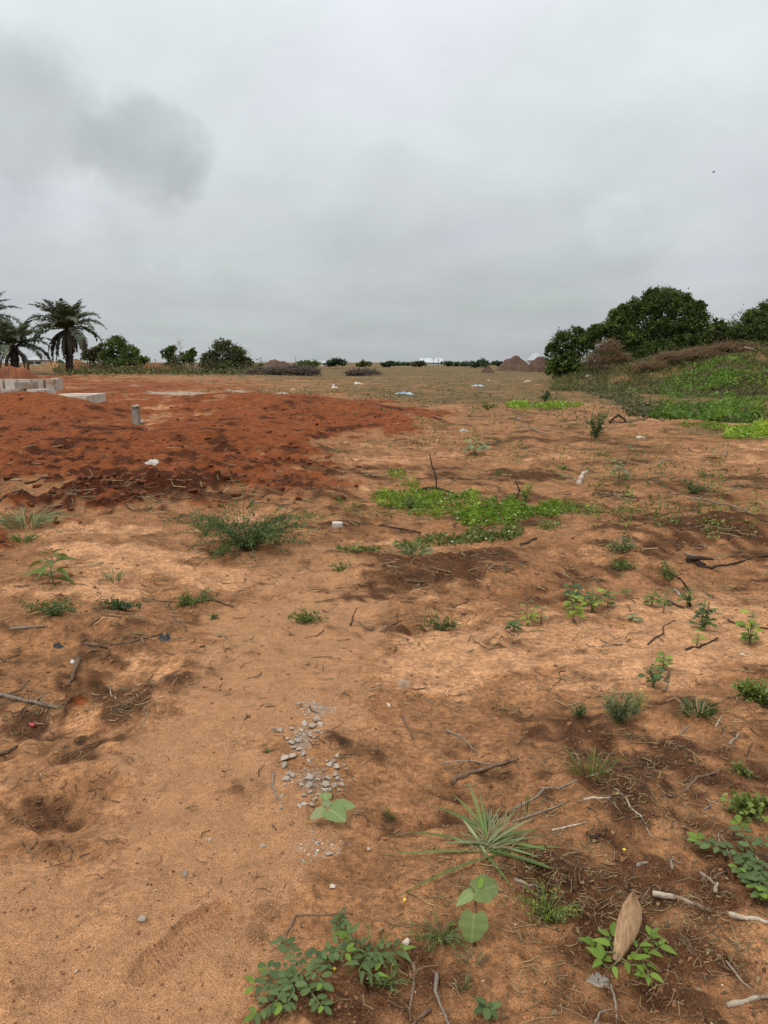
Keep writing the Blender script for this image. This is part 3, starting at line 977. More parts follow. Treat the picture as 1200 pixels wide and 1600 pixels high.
brush('brush_pile', 'long low pile of brown uprooted branches along the top of the bank', 44, [(1135, 545, 28, 10), (1096, 551, 30, 8), (1052, 560, 27, 10), (1014, 573, 28, 7), (1166, 547, 24, 11), (1080, 556, 60, 7)], 2600, 'brush_brown', .9, .008)
brush('brush_pile', 'heap of dry brown straw and vines leaning on the thicket', 47, [(950, 548, 22, 20), (932, 564, 24, 11), (968, 562, 20, 12), (945, 574, 34, 8)], 1500, 'brush_brown', .7, .008)
brush('brush_pile', 'grey tangle of dead stems at the far end of the green bank', 41, [(1190, 582, 34, 16), (1170, 590, 24, 8)], 900, 'brush', .8, .008)
brush('brush_pile', 'grey heap of dead branches between the red earth and the far field', 88, [(455, 581, 34, 8), (478, 582, 22, 7), (430, 582, 18, 6)], 1500, 'brush', 1.7, .03)
brush('brush_pile', 'low dark heap of dead branches beyond the far field edge', 92, [(572, 583, 24, 5), (555, 584, 14, 4)], 700, 'brush', 1.5, .03)
brush('brush_pile', 'faint grey pile of cuttings beside the domed bush', 92, [(408, 582, 14, 7), (395, 584, 12, 5)], 600, 'brush', 1.4, .028)

# bleached log across the brush
lp = [at_depth(1163, 543, 43.2), at_depth(1176, 546, 43.2), at_depth(1187, 551, 43.2)]
mb = MB(); mb.tube(lp, [.07, .07, .05], 8)
tag(mb.obj('fallen_log', M['twig_grey'], None, loc=lp[1]), 'short weathered log lying on top of the brown brush', 'log')


def carpet(name, label, ells, n, mat, L, hmax, group=None, tpl=CARD, wid=.8, up=1.1, lo=.6, hi=1.3, thr=.0, flowers=0, cat='ground cover', hue=(0, 1)):
    """ground cover: leaves over a patch of soil, thinning out to a ragged edge"""
    mb = MB()
    U, Vv, Wt = [], [], []
    tot = sum(e[2] * e[3] for e in ells)
    for (u, v, ru, rv) in ells:
        k = int(n * ru * rv / tot)
        a = RNG.uniform(0, 2 * math.pi, k); q = np.sqrt(RNG.random(k)) * 1.05
        U.append(u + np.cos(a) * q * ru); Vv.append(v + np.sin(a) * q * rv); Wt.append(q)
    u = np.concatenate(U); v = np.concatenate(Vv); q = np.concatenate(Wt)
    p = Parr(u, v)
    d = p[:, 1]
    wl = np.clip(d * .035, .12, 1.2)
    nn = perlin(p[:, 0] / wl, p[:, 1] / wl, 71) + .5 * perlin(p[:, 0] / wl * 2.6, p[:, 1] / wl * 2.6, 72)
    keep = (nn * .75 - (q - .92) * 1.5 + RNG.normal(size=len(u)) * .2) > thr
    p = p[keep]; nn = nn[keep]; k = len(p)
    hh = hmax * np.clip(.45 + nn * .6, .1, 1.2) * RNG.random(k) ** .7
    p[:, 2] += hh + .004
    ll = L * RNG.uniform(.35, 1.1, k) ** 1.0 * (1 + .8 * (RNG.random(k) > .85))
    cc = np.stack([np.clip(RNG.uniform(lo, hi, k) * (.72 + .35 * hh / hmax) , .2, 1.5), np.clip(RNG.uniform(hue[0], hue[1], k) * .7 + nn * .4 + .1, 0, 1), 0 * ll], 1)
    mb.leaves(tpl, p, unit(k) + [0, 0, .15], unit(k) + [0, 0, up], ll, ll * wid, cc)
    o_ = tag(mb.obj(name, M[mat]), label, cat, group, 'stuff')
    if flowers:
        fb = MB(); ii = RNG.choice(k, flowers, replace=False)
        f = p[ii]; f[:, 2] += L * .7
        fb.leaves(CARD, f, unit(flowers) * [1, 1, .2], unit(flowers) * .3 + [0, -.4, 1.], np.full(flowers, L * .6), np.full(flowers, L * .5), np.tile([1, .4, 0], (flowers, 1)))
        fo = fb.obj('blossoms', M['flower'], o_)
        fo['kind'] = 'stuff'
    return o_


carpet('vine_cover', 'bright green creeping vines draped over the lower slope of the bank',
       [(1090, 588, 66, 18), (1050, 600, 40, 9), (1130, 575, 46, 12), (1150, 595, 50, 10), (1085, 604, 60, 5)], 26000, 'vine', .095, .22, lo=.75, hi=1.6)
vm = MB()
n = 16000
u = 1095 + RNG.normal(size=n) * 42; yy = 37.3 + np.abs(RNG.normal(size=n)) * 2.6
xx = (u - 600) / F * yy
nn = perlin(xx / 1.4, yy / 1.4, 88)
k_ = nn + RNG.normal(size=n) * .25 > -.12
p = np.stack([xx, yy, height(xx, yy)], 1)[k_]; k = len(p)
p[:, 2] += RNG.random(k) * .2
ll = RNG.uniform(.05, .13, k)
vm.leaves(CARD, p, unit(k) + [0, 0, .15], unit(k) + [0, 0, 1.], ll, ll * .8, leaf_cols(k, .6, 1.5))
tag(vm.obj('vine_cover', M['vine']), 'bright green vines climbing the middle slope of the bank towards the brush', 'ground cover', kind='stuff')
carpet('bank_weeds', 'sparse olive weeds on the brown foot of the bank',
       [(960, 590, 80, 12), (1000, 605, 60, 8), (900, 590, 40, 6), (1120, 615, 90, 8), (1180, 608, 40, 12), (1080, 566, 90, 9), (1150, 558, 50, 6)], 11000, 'bush_olive', .10, .22, thr=.0, lo=.5, hi=1.3)
carpet('bank_undergrowth', 'grey green tangled undergrowth on the bank under the thicket',
       [(960, 578, 70, 11), (905, 588, 44, 7), (1020, 574, 44, 9), (985, 592, 60, 7), (1085, 562, 60, 6)], 12000, 'bush_olive', .11, .45, lo=.5, hi=1.3)
carpet('weed_specks', 'small scattered weeds over the half bare ground behind the flowered mat',
       [(960, 720, 270, 75), (760, 690, 150, 50), (1060, 800, 180, 50)], 15000, 'weed', .030, .04, thr=.62, cat='weeds')
carpet('weed_specks', 'dull olive weed specks across the open far field',
       [(650, 625, 420, 24), (900, 640, 330, 30), (500, 605, 240, 12)], 12000, 'bush_olive', .05, .06, thr=.5, cat='weeds')
carpet('creeper_strip', 'narrow strip of bright creeper in front of the dark shrub',
       [(845, 634, 60, 7), (810, 632, 30, 4), (890, 633, 26, 4)], 5000, 'creeper', .07, .09, flowers=14, lo=.8, hi=1.4)
carpet('creeper_patch', 'bright green creeper patch with a pale stick in front of it',
       [(1172, 676, 38, 11), (1190, 670, 26, 10), (1150, 682, 20, 5)], 3600, 'creeper', .055, .07, flowers=8, lo=.8, hi=1.4)
carpet('creeper_patch', 'thin yellowish creeper patch beside the fallen crooked branch',
       [(1085, 664, 34, 6), (1115, 668, 24, 5)], 1500, 'creeper', .05, .05, thr=.15, lo=.5, hi=1.0)
carpet('creeper_patch', 'small dense green clump at the foot of the green bank',
       [(1152, 629, 22, 7), (1180, 625, 20, 4)], 1500, 'vine', .09, .12)
carpet('creeper_mat', 'large bright green creeper mat dotted with tiny pale flowers on the brown soil',
       [(720, 792, 100, 22), (640, 782, 58, 15), (800, 800, 70, 15), (870, 793, 46, 12), (840, 800, 50, 12), (760, 812, 60, 14), (622, 742, 14, 9), (640, 757, 16, 7), (690, 776, 50, 10), (600, 774, 20, 6)], 15000, 'creeper', .028, .055, flowers=34, lo=.55, hi=1.4)
carpet('creeper_mat', 'ragged yellow green creeper strip just below the large flowered mat',
       [(760, 838, 44, 11), (700, 845, 46, 9), (800, 832, 24, 10), (645, 855, 30, 6), (560, 862, 34, 3)], 3600, 'weed', .026, .045, flowers=7)
carpet('creeper_mat', 'thin grey green weeds around the stony end of the flowered mat',
       [(850, 822, 40, 9), (900, 800, 50, 6), (960, 800, 50, 4)], 1500, 'weed', .024, .03, thr=.2)
carpet('grass_haze', 'thin yellowing grass film on the soil beside the flowered mat',
       [(585, 800, 50, 12), (480, 808, 60, 8), (540, 790, 40, 6)], 900, 'weed_yellow', .02, .012, thr=.3, lo=.35, hi=.7)

# rank grass and dead stems all over the bank
mb = MB()
n = 34000
u = RNG.uniform(860, 1320, n); yy = np.interp(u, [850, 1000, 1130], [44, 39, 36.5]) - 1.5 + RNG.random(n) ** 1.2 * 14
xx = (u - 600) / F * yy
p = np.stack([xx, yy, height(xx, yy)], 1)
nn = perlin(p[:, 0] / 1.5, p[:, 1] / 1.5, 85)
k_ = (nn + RNG.normal(size=n) * .3 > -.1) & (p[:, 1] > 36)
p = p[k_]; k = len(p)
ll = RNG.uniform(.15, .5, k)
mb.leaves(SPEAR, p - [0, 0, .02], unit(k) * [1, 1, .3] + [0, 0, .8], unit(k), ll, ll * .07 + .008, np.stack([RNG.uniform(.5, 1.3, k), RNG.random(k), 0 * ll], 1))
kk = int(k * .55)                                        # leafy scrub between the stems
sel = RNG.choice(k, kk, replace=False)
ps = p[sel].copy(); ps[:, 2] += RNG.random(kk) * .25
l2 = RNG.uniform(.06, .14, kk)
sc = MB()
sc.leaves(CARD, ps, unit(kk) + [0, 0, .2], unit(kk) + [0, 0, .8], l2, l2 * .6, leaf_cols(kk, .5, 1.3))
tag(sc.obj('bank_scrub', M['bush_olive']), 'low olive scrub leaves spread over the whole bank', 'scrub', kind='stuff')
tag(mb.obj('bank_grass', M['field']), 'rank olive and straw coloured grass over the bank', 'grass', kind='stuff')

# the field grass: short blades over the half bare land
mb = MB()
n = 26000
u = RNG.uniform(-60, 1260, n); v = 571 + (RNG.random(n) ** 1.5) * 200
p = Parr(u, v)
mk = zone_masks(p[:, 0], p[:, 1])
nn = perlin(p[:, 0] / 2.2, p[:, 1] / 2.2, 81) + .6 * perlin(p[:, 0] / .7, p[:, 1] / .7, 82)
keep = (nn + .55 * mk['olive'] - .9 * mk['red'] + RNG.normal(size=n) * .2 - .05 * (v > 690) - .12 * (v > 730)) > .28
p = p[keep]; nn = nn[keep]; k = len(p)
ll = RNG.uniform(.05, .16, k) * np.clip(p[:, 1] / 22, .45, 1.6)
for q in range(3):
    dr = unit(k) * [1, 1, .3] + [0, 0, .75]
    pp = p + RNG.normal(size=(k, 3)) * [.04, .04, 0] * np.clip(p[:, 1:2] / 20, .5, 2)
    pp[:, 2] -= .01
    mb.leaves(SPEAR, pp, dr, unit(k), ll * RNG.uniform(.6, 1.2, k), ll * .13, np.stack([RNG.uniform(.55, 1.3, k), np.clip(.55 - nn * .5 + RNG.uniform(-.4, .4, k), 0, 1), 0 * ll], 1))
tag(mb.obj('field_grass', M['field']), 'short patchy olive grass over the half bare field', 'grass', kind='stuff')


# ------------------------------------------------------------------ single weeds
def plant_root(name, u, v, label, cat='plant', group=None):
    p = P(u, v)
    return empty(name, p, label, cat, group), np.array(p), mpp(p)


def tuft(name, label, u, v, w, h, n=26, mat='weed', bw=.05, group=None, lean=1.0, dry=.15):
    """grass like tuft: one foliage mesh of bent blades"""
    root, b, s = plant_root(name, u, v, label, 'grass tuft', group)
    mb, md = MB(), MB()
    for q in range(int(n * 1.8)):
        a = rnd(0, 2 * math.pi); rr = math.sqrt(random.random()) * w * s * .25
        p = b + np.array([math.cos(a) * rr, math.sin(a) * rr * .7, -.005])
        e = p + np.array([math.cos(a) * rnd(.1, .5) * w * s * lean, math.sin(a) * rnd(.1, .4) * w * s * lean, rnd(.35, 1.05) * h * s])
        m_ = (p + e) / 2 + np.array([0, 0, .22 * h * s])
        wd = bw * h * s * rnd(.3, .75) + .0008
        tgt = md if random.random() < dry else mb
        side = np.cross(e - p, [rnd(-.4, .4), rnd(-1, -.4), .3]); side /= np.linalg.norm(side) + 1e-9
        V = np.array([p - side * wd * .6, p + side * wd * .6, m_ + side * wd, m_ - side * wd, e + side * wd * .1, e - side * wd * .1])
        tgt.add(V, [(0, 1, 2, 3), (3, 2, 4, 5)], None, (rnd(.6, 1.3), rnd(0, 1), 0))
    if mb.n: mb.obj('blades', M[mat], root, loc=b)
    if md.n: md.obj('dry_blades', M['straw'], root, loc=b)
    return root


def spray(name, label, u, v, w, h, stems=14, per=14, leaf=.012, mat='weed', group=None, cat='weed', tpl=CARD, wid=.5, rise=1.0, pale=0):
    """leafy weed whose stems spread over the soil"""
    root, b, s = plant_root(name, u, v, label, cat, group)
    mb, st = MB(), MB()
    for q in range(stems):
        a = rnd(0, 2 * math.pi)
        e = b + np.array([math.cos(a) * w * s * rnd(.2, .5), math.sin(a) * w * s * rnd(.15, .42), 0])
        e[2] = float(height(np.array([e[0]]), np.array([e[1]]))[0]) + h * s * rnd(.1, .9) * rise
        md_ = (b + e) / 2 + np.array([0, 0, h * s * rnd(.2, .55)])
        tt = np.linspace(0, 1, 7)[:, None]
        cv = (1 - tt) ** 2 * b + 2 * tt * (1 - tt) * md_ + tt ** 2 * e
        cv[0, 2] -= .01
        st.tube(cv, np.linspace(.10, .04, 7) * leaf + .0006, 3, cap=False)
        ts = RNG.uniform(.12, 1, per)[:, None]
        pos = (1 - ts) ** 2 * b + 2 * ts * (1 - ts) * md_ + ts ** 2 * e + RNG.normal(size=(per, 3)) * leaf * .45
        dr = (e - b) * .6 / max(np.linalg.norm(e - b), 1e-6) + unit(per) + [0, 0, .2]
        ll = leaf * RNG.uniform(.6, 1.3, per)
        cc = np.stack([RNG.uniform(.6, 1.3, per) * (.7 + .5 * ts[:, 0]), RNG.uniform(0, 1, per), 0 * ll], 1)
        mb.leaves(tpl, pos, dr, unit(per) * .7 + [0, 0, 1], ll, ll * wid, cc)
    st.obj('stems', M['stem'], root, loc=b)
    mb.obj('foliage', M[mat], root, loc=b)
    return root


TPL_MESH = {}


def tpl_mesh(kind, mat):
    key = (kind, mat)
    if key not in TPL_MESH:
        V, Q = {'ovate': OVATE, 'round': ROUND, 'lance': LANCE, 'heart': HEART}[kind]
        me = new_mesh('leaf', V, [Q], M[mat], (1, .4, 0))
        at_ = me.attributes.new('vein', 'FLOAT_COLOR', 'POINT')
        vc = np.ones((len(V), 4), np.float32)
        vc[:, 0] = V[:, 0]; vc[:, 1] = np.abs(V[:, 1]) * 2
        at_.data.foreach_set('color', vc.ravel())
        TPL_MESH[key] = me
    return TPL_MESH[key]


def put_leaf(root, base, pos, d, nrm, L, wd, kind, mat):
    d = Vector(d).normalized(); nv = Vector(nrm)
    s = nv.cross(d)
    if s.length < 1e-5: s = Vector((1, 0, 0)).cross(d)
    s.normalize(); n2 = d.cross(s)
    m4 = Matrix((d * L, s * wd, n2 * L)).transposed().to_4x4()
    m4.translation = Vector(pos) - Vector(base)
    ob = bpy.data.objects.new('leaf', tpl_mesh(kind, mat))
    col.objects.link(ob)
    ob.parent = root
    ob.matrix_local = m4
    return ob


def seedling(label, u, v, w, h, nleaf, lpx, mat='weed', group='seedlings on the pale sand', kind='round', stems=2, name='seedling', mat2=None, wid=.8, cat='seedling', lean=(0, 0), bare=.25):
    root, b, s = plant_root(name, u, v, label, cat, group)
    st = MB()
    L = lpx * s * .86
    nleaf = int(nleaf * 1.35)
    for q in range(stems):
        a = rnd(0, 2 * math.pi)
        hh = h * s * (1 if q == 0 else rnd(.55, .9))
        tip = b + np.array([math.cos(a) * w * s * .18 * (q > 0) + lean[0] * w * s, math.sin(a) * w * s * .15 * (q > 0), hh * .92])
        m_ = (b + tip) / 2 + RNG.normal(size=3) * [.04, .04, .01] * hh
        tt = np.linspace(0, 1, 6)[:, None]
        cv = (1 - tt) ** 2 * b + 2 * tt * (1 - tt) * m_ + tt ** 2 * tip
        cv[0, 2] -= .012
        st.tube(cv, np.linspace(.0030, .0014, 6) * min(max(1, L / .03), 1.5), 5)
        k = nleaf // stems + (nleaf % stems if q == 0 else 0)
        for i_ in range(k):
            f = bare + (1 - bare) * (i_ + .7) / k
            p = (1 - f) ** 2 * b + 2 * f * (1 - f) * m_ + f * f * tip
            az = i_ * 2.4 + rnd(-.4, .4) + q
            el = rnd(.0, .6) + .5 * (f > .9)
            d = np.array([math.cos(az) * math.cos(el), math.sin(az) * math.cos(el), math.sin(el)])
            pet = w * s * rnd(.06, .26) * (1.2 - .6 * f)
            q2 = p + d * pet
            st.tube([p, q2], [.0012, .0009], 3, cap=False)
            l_ = L * rnd(.7, 1.2) * (1.15 - .45 * (f > .9))
            put_leaf(root, b, q2, d * [1, 1, .4] + [0, 0, rnd(-.3, .25)], [rnd(-.3, .3), rnd(-.5, .1), 1], l_, l_ * wid, kind,
                     mat2 if (mat2 and random.random() < .4) else mat)
    st.obj('stem', M['stem'], root, loc=b)
    return root


# --- middle distance
spray('shrub', 'small dark green shrub at the back edge of the bright creeper strip', 851, 628, 26, 20, 16, 26, .07, 'weed_dark', cat='shrub')
spray('weed', 'grey green weed tuft at the near end of the bright creeper strip', 762, 640, 34, 15, 14, 14, .06, 'weed')
spray('shrub', 'leafy dark shrub between the creeper strip and the crooked branch', 930, 686, 40, 40, 26, 26, .045, 'weed_dark', cat='shrub', rise=1.1)
spray('weed', 'flat weed patch in front of the leafy dark shrub', 938, 712, 44, 8, 10, 14, .03, 'weed')
seedling('wilted pale green plant with large drooping leaves on bare soil', 742, 711, 44, 26, 12, 19, 'wilt', None, 'ovate', 4, 'wilted_plant', wid=.55, cat='plant')
seedling('pale broad leaved plant standing behind the bleached bone like stick', 966, 758, 34, 46, 9, 15, 'wilt', None, 'round', 2, 'broad_leaf_plant', cat='plant', mat2='weed')
spray('weed', 'small round weed tuft beside a dark twig above the flowered mat', 778, 742, 20, 10, 8, 12, .02, 'weed')
spray('weed', 'flat green weed patch near the bleached stick', 879, 733, 34, 7, 10, 14, .022, 'weed')
spray('weed', 'long green weed patch lying along a thin grey branch', 1085, 772, 70, 22, 22, 18, .03, 'weed_dark')
spray('weed', 'low weed strip behind the long grey branch', 1105, 745, 60, 9, 12, 16, .026, 'weed')
spray('weed', 'yellow green upright clump at the corner of the flowered mat', 821, 786, 22, 28, 14, 18, .022, 'creeper', rise=1.2)
spray('weed', 'dark leafy clump at the near end of the flowered mat', 640, 795, 60, 22, 14, 16, .024, 'weed_dark')
tuft('cut_grass', 'pale cut grass bundle lying below the yellow green creeper strip', 648, 866, 60, 12, 34, 'wilt', .14, dry=.1)
spray('weed', 'small flat weed alone on the sandy track below the flat white block', 533, 890, 44, 12, 9, 10, .022, 'weed')
spray('weed', 'tiny green weed on the edge of the red earth', 530, 782, 28, 8, 8, 9, .02, 'weed')
spray('spreading_bush', 'wide dark green spreading bush at the edge of the red earth', 385, 858, 265, 66, 95, 54, .022, 'weed_dark', cat='bush', rise=1.15)
spray('weed', 'yellowish straggling weed against the spreading bush', 322, 838, 90, 42, 22, 20, .016, 'weed', rise=1.1)
spray('weed', 'feathery weed fringe at the foot of the spreading bush', 345, 868, 50, 14, 14, 18, .014, 'weed')
root, b, s = plant_root('upright_weed', 380, 830, 'thin upright weed stalk rising out of the spreading bush', 'weed')
mb, st = MB(), MB()
tip = np.array(at_depth(377, 757, b[1]))
st.tube([b, (b + tip) / 2 + [.01, 0, 0], tip], [.003, .0025, .002], 5)
for f in (.35, .55, .75, .9, .97, 1.0):
    k = 9
    pos = b + (tip - b) * f + RNG.normal(size=(k, 3)) * .018
    mb.leaves(CARD, pos, unit(k) + [0, 0, .3], unit(k) + [0, 0, .8], RNG.uniform(.014, .028, k), RNG.uniform(.008, .014, k), leaf_cols(k))
st.obj('stem', M['stem'], root, loc=b); mb.obj('foliage', M['weed'], root, loc=b)
seedling('young plant with long pointed green leaves on pale sand below the red earth', 85, 914, 58, 54, 11, 34, 'weed', None, 'lance', 1, 'young_plant', wid=.36, cat='plant', bare=.1)
tuft('silvery_grass', 'silvery blue green grass clump at the foot of the red earth', 42, 824, 110, 30, 70, 'wilt', .045, dry=.3)
tuft('grass_tuft', 'bright narrow bladed grass tuft just below the silvery clump', 36, 847, 52, 15, 30, 'blade', .07, dry=.1)
WG = 'wilting weeds pulled up on the pale sand'
spray('wilting_weed', 'long sprawl of wilting weeds below the young pointed leaved plant', 80, 962, 120, 24, 26, 18, .022, 'weed', WG)
spray('wilting_weed', 'compact wilting weed clump beside a curved twig', 185, 952, 70, 17, 20, 18, .022, 'weed_dark', WG)
spray('wilting_weed', 'wilting weed clump with a dark twig poking out of its side', 304, 943, 72, 20, 20, 18, .02, 'weed', WG)
spray('wilting_weed', 'tiny wilting sprig on the sand below the twig pierced clump', 333, 967, 28, 8, 8, 10, .016, 'weed', WG)
tuft('grass_sprig', 'faint pale grass sprig in the sand beside the young pointed leaved plant', 178, 908, 44, 20, 14, 'wilt', .06, dry=.5)
spray('wilting_weed', 'wispy weed clump lying across the middle of the sandy track', 482, 972, 74, 20, 20, 22, .018, 'weed', WG)
spray('wilting_weed', 'wispy weed clump with one large pale leaf on the brown hump', 687, 984, 76, 24, 20, 20, .017, 'weed', WG)
spray('wilting_weed', 'grey leaved wilting bundle on the loose brown berm', 972, 860, 52, 18, 22, 18, .024, 'wilt', WG)
spray('wilting_weed', 'flat green weed bundle below the grey leaved bundle', 970, 890, 56, 14, 18, 16, .022, 'weed', WG)
spray('wilting_weed', 'thin feathery weed under the forked dark branch', 1045, 906, 46, 28, 16, 16, .02, 'weed', WG)
seedling('small dark leaved seedling at the near end of the seedling row', 802, 988, 24, 22, 9, 11, 'weed_dark')
seedling('yellow seedling with sparse leaves next to a small dark one', 824, 978, 40, 40, 14, 9, 'weed_yellow', stems=3)
seedling('dark stemmed seedling holding pale leaves behind the sparse yellow one', 846, 975, 26, 32, 9, 9, 'weed', mat2='wilt')
seedling('brightest lime yellow seedling in the row', 896, 972, 34, 52, 20, 12, 'weed_yellow', stems=3)
seedling('dark green bushy seedling right behind the lime yellow one', 924, 958, 48, 46, 26, 11, 'weed_dark', mat2='weed_yellow', stems=4)
seedling('tallest dark seedling behind the lime yellow one', 892, 940, 34, 34, 16, 11, 'weed_dark', stems=3)
seedling('neat green seedling with a single stem at the far end of the row', 950, 950, 28, 30, 12, 11, 'weed', stems=1)
seedling('tiny forked seedling above the pale sand', 978, 935, 16, 18, 6, 8, 'weed', stems=1)
seedling('small round headed seedling casting shade on the sand', 1018, 946, 30, 24, 14, 11, 'weed', stems=2)
seedling('lanky seedling with a leaning bare stem', 1036, 958, 26, 46, 10, 8, 'weed', stems=2, lean=(.2, 0))
seedling('seedling growing against the forked dark branch', 1074, 948, 30, 40, 16, 9, 'weed', stems=3)
seedling('densest dark green seedling standing alone on the pale sand', 1098, 984, 44, 54, 34, 11, 'weed_dark', mat2='weed', stems=5, bare=.08)
seedling('tiny yellow seedling with a tall bare stalk in front of the densest one', 1088, 1010, 24, 30, 8, 7, 'weed_yellow', stems=2)
seedling('tall seedling with a thin bare spike above its bright leaves', 1172, 1008, 44, 62, 26, 12, 'fresh', mat2='weed_yellow', stems=4, bare=.1)
seedling('low bushy seedling on the sand in front of the two leaf heads', 1020, 1074, 44, 44, 24, 10, 'weed_dark', mat2='weed', stems=4)
seedling('short woody seedling with two bright leaf heads', 1036, 1048, 28, 30, 12, 12, 'fresh', stems=2)
seedling('pale flat leaved sprout on the open sand', 988, 970, 22, 8, 5, 11, 'wilt', stems=1)
spray('feathery_herb', 'large feathery grey green herb on the pale sand', 966, 1130, 74, 46, 60, 26, .016, 'wilt', None, 'herb', SPEAR, .16, 1.2)
spray('feathery_herb', 'small feathery herb beside the large one', 905, 1122, 34, 22, 22, 16, .014, 'weed_dark', None, 'herb', SPEAR, .16, 1.2)
spray('dry_herb', 'straw coloured dry side of the feathery herb', 992, 1115, 50, 34, 18, 10, .014, 'weed_yellow', None, 'herb', SPEAR, .14, 1.2)
tuft('grass_tuft', 'low dark grass tuft on the pale sand with dry stems', 1090, 1116, 76, 26, 46, 'weed_dark', .05, dry=.35)
spray('leafy_weed', 'leafy weed mound past the low dark grass tuft', 1186, 1100, 84, 34, 34, 20, .026, 'weed', wid=.6)
tuft('thin_grass', 'sparse thin grass in the trampled litter beside the brown stick', 922, 1212, 90, 40, 26, 'weed', .03, dry=.4)
spray('creeping_weed', 'bright creeping weed with a tall stalk among the dry litter', 1172, 1276, 84, 40, 22, 14, .024, 'weed', wid=.8)
spray('weed', 'flat topped small weed above the creeping one', 1162, 1206, 44, 10, 10, 12, .016, 'weed')
spray('weed', 'tiny sprig on the sandy track beside the gravel', 415, 1176, 14, 6, 6, 7, .009, 'weed')
spray('weed', 'small sprig on brown soil near the round leaved plant', 610, 1282, 26, 14, 8, 9, .010, 'weed', tpl=SPEAR, wid=.3)


# ------------------------------------------------------------------ near plants, leaf by leaf
def near_leaf(root, b, u, v, y_off, dpx, L, wpx, kind, mat, nrm, dz=0.0, from_px=None):
    """leaf that starts at pixel (u,v) on the plant's own plane and points to dpx (pixels)"""
    p = at_depth(u, v, b[1] + y_off); q = at_depth(u + dpx[0], v + dpx[1], b[1] + y_off + L)
    d = Vector(q) - Vector(p)
    put_leaf(root, b, p, d, nrm, d.length, wpx * mpp(p), kind, mat)
    return p


# two toothed velvety leaves on one stalk
root, b, s = plant_root('velvet_leaf_plant', 742, 1478, 'velvety plant with two big heart shaped leaves below the grass tuft', 'plant')
st = MB()
top = at_depth(742, 1392, b[1] + .02)
st.tube([b - [0, 0, .02], np.array(at_depth(744, 1430, b[1] + .01)), np.array(top)], [.0035, .003, .0022], 6)
st.obj('stem', M['twig'], root, loc=b)
near_leaf(root, b, 742, 1392, .02, (44, -10), .05, 40, 'heart', 'velvet', (.1, -.75, .65))
near_leaf(root, b, 741, 1428, .0, (-4, 48), -.03, 46, 'heart', 'velvet', (.0, -.85, .5))
near_leaf(root, b, 738, 1394, .02, (-24, 18), -.03, 18, 'heart', 'velvet', (-.3, -.6, .7))
near_leaf(root, b, 746, 1384, .03, (8, -14), .02, 14, 'heart', 'fresh', (.1, -.6, .7))
near_leaf(root, b, 744, 1440, .0, (20, -8), .02, 10, 'heart', 'velvet', (.1, -.7, .7))
root, b, s = plant_root('round_leaf_plant', 520, 1284, 'small plant with wide pale green round leaves beside the gravel', 'plant')
st = MB(); top = at_depth(516, 1258, b[1])
st.tube([b - [0, 0, .02], np.array(top)], [.003, .002], 6); st.obj('stem', M['stem'], root, loc=b)
near_leaf(root, b, 514, 1264, -.01, (24, 14), -.05, 34, 'heart', 'velvet', (.0, -.45, .9))
near_leaf(root, b, 522, 1260, .01, (30, -4), -.02, 24, 'heart', 'velvet', (.1, -.4, .9))
near_leaf(root, b, 508, 1250, .02, (2, -14), .04, 20, 'round', 'velvet', (0, -.5, .8))
near_leaf(root, b, 508, 1266, -.01, (-24, 10), -.02, 20, 'heart', 'wilt', (-.2, -.4, .9))
near_leaf(root, b, 515, 1258, .0, (-14, -8), .02, 12, 'heart', 'wilt', (-.2, -.4, .9))

# the big grass tuft: every blade its own part
root, b, s = plant_root('grass_clump', 768, 1322, 'big half dry grass clump with long green outer blades', 'grass clump')


def blade(name, e_px, lift, wd, mat, arch=.5, start=None):
    p = np.array(start if start is not None else b + np.array([rnd(-.04, .04), rnd(-.03, .03), -.005]))
    lift, arch, wd = lift * .55, arch * .6, wd * .72
    e = np.array(P(e_px[0], e_px[1])) + [0, 0, lift]
    ln = np.linalg.norm(e - p)
    m_ = (p + e) / 2 + np.array([0, 0, ln * arch * .5])
    tt = np.linspace(0, 1, 9)[:, None]
    cv = (1 - tt) ** 2 * p + 2 * tt * (1 - tt) * m_ + tt ** 2 * e
    tg = np.gradient(cv, axis=0); sd = np.cross(tg, [rnd(-.2, .2), rnd(-.5, 0), 1.]); sd /= np.linalg.norm(sd, axis=1, keepdims=True)
    wp = wd * np.array([.55, .8, .95, 1, 1, .92, .75, .45, .04])[:, None]
    up = np.cross(sd, tg); up /= np.linalg.norm(up, axis=1, keepdims=True)
    V = np.concatenate([cv - sd * wp + up * wp * .35, cv, cv + sd * wp + up * wp * .35])
    q = []
    for i_ in range(8):
        q += [(i_, 9 + i_, 10 + i_, i_ + 1), (9 + i_, 18 + i_, 19 + i_, 10 + i_)]
    k = MB(); k.add(V, q, None, (rnd(.8, 1.15), rnd(.1, .9), 0))
    return k.obj(name, M[mat], root, loc=b)


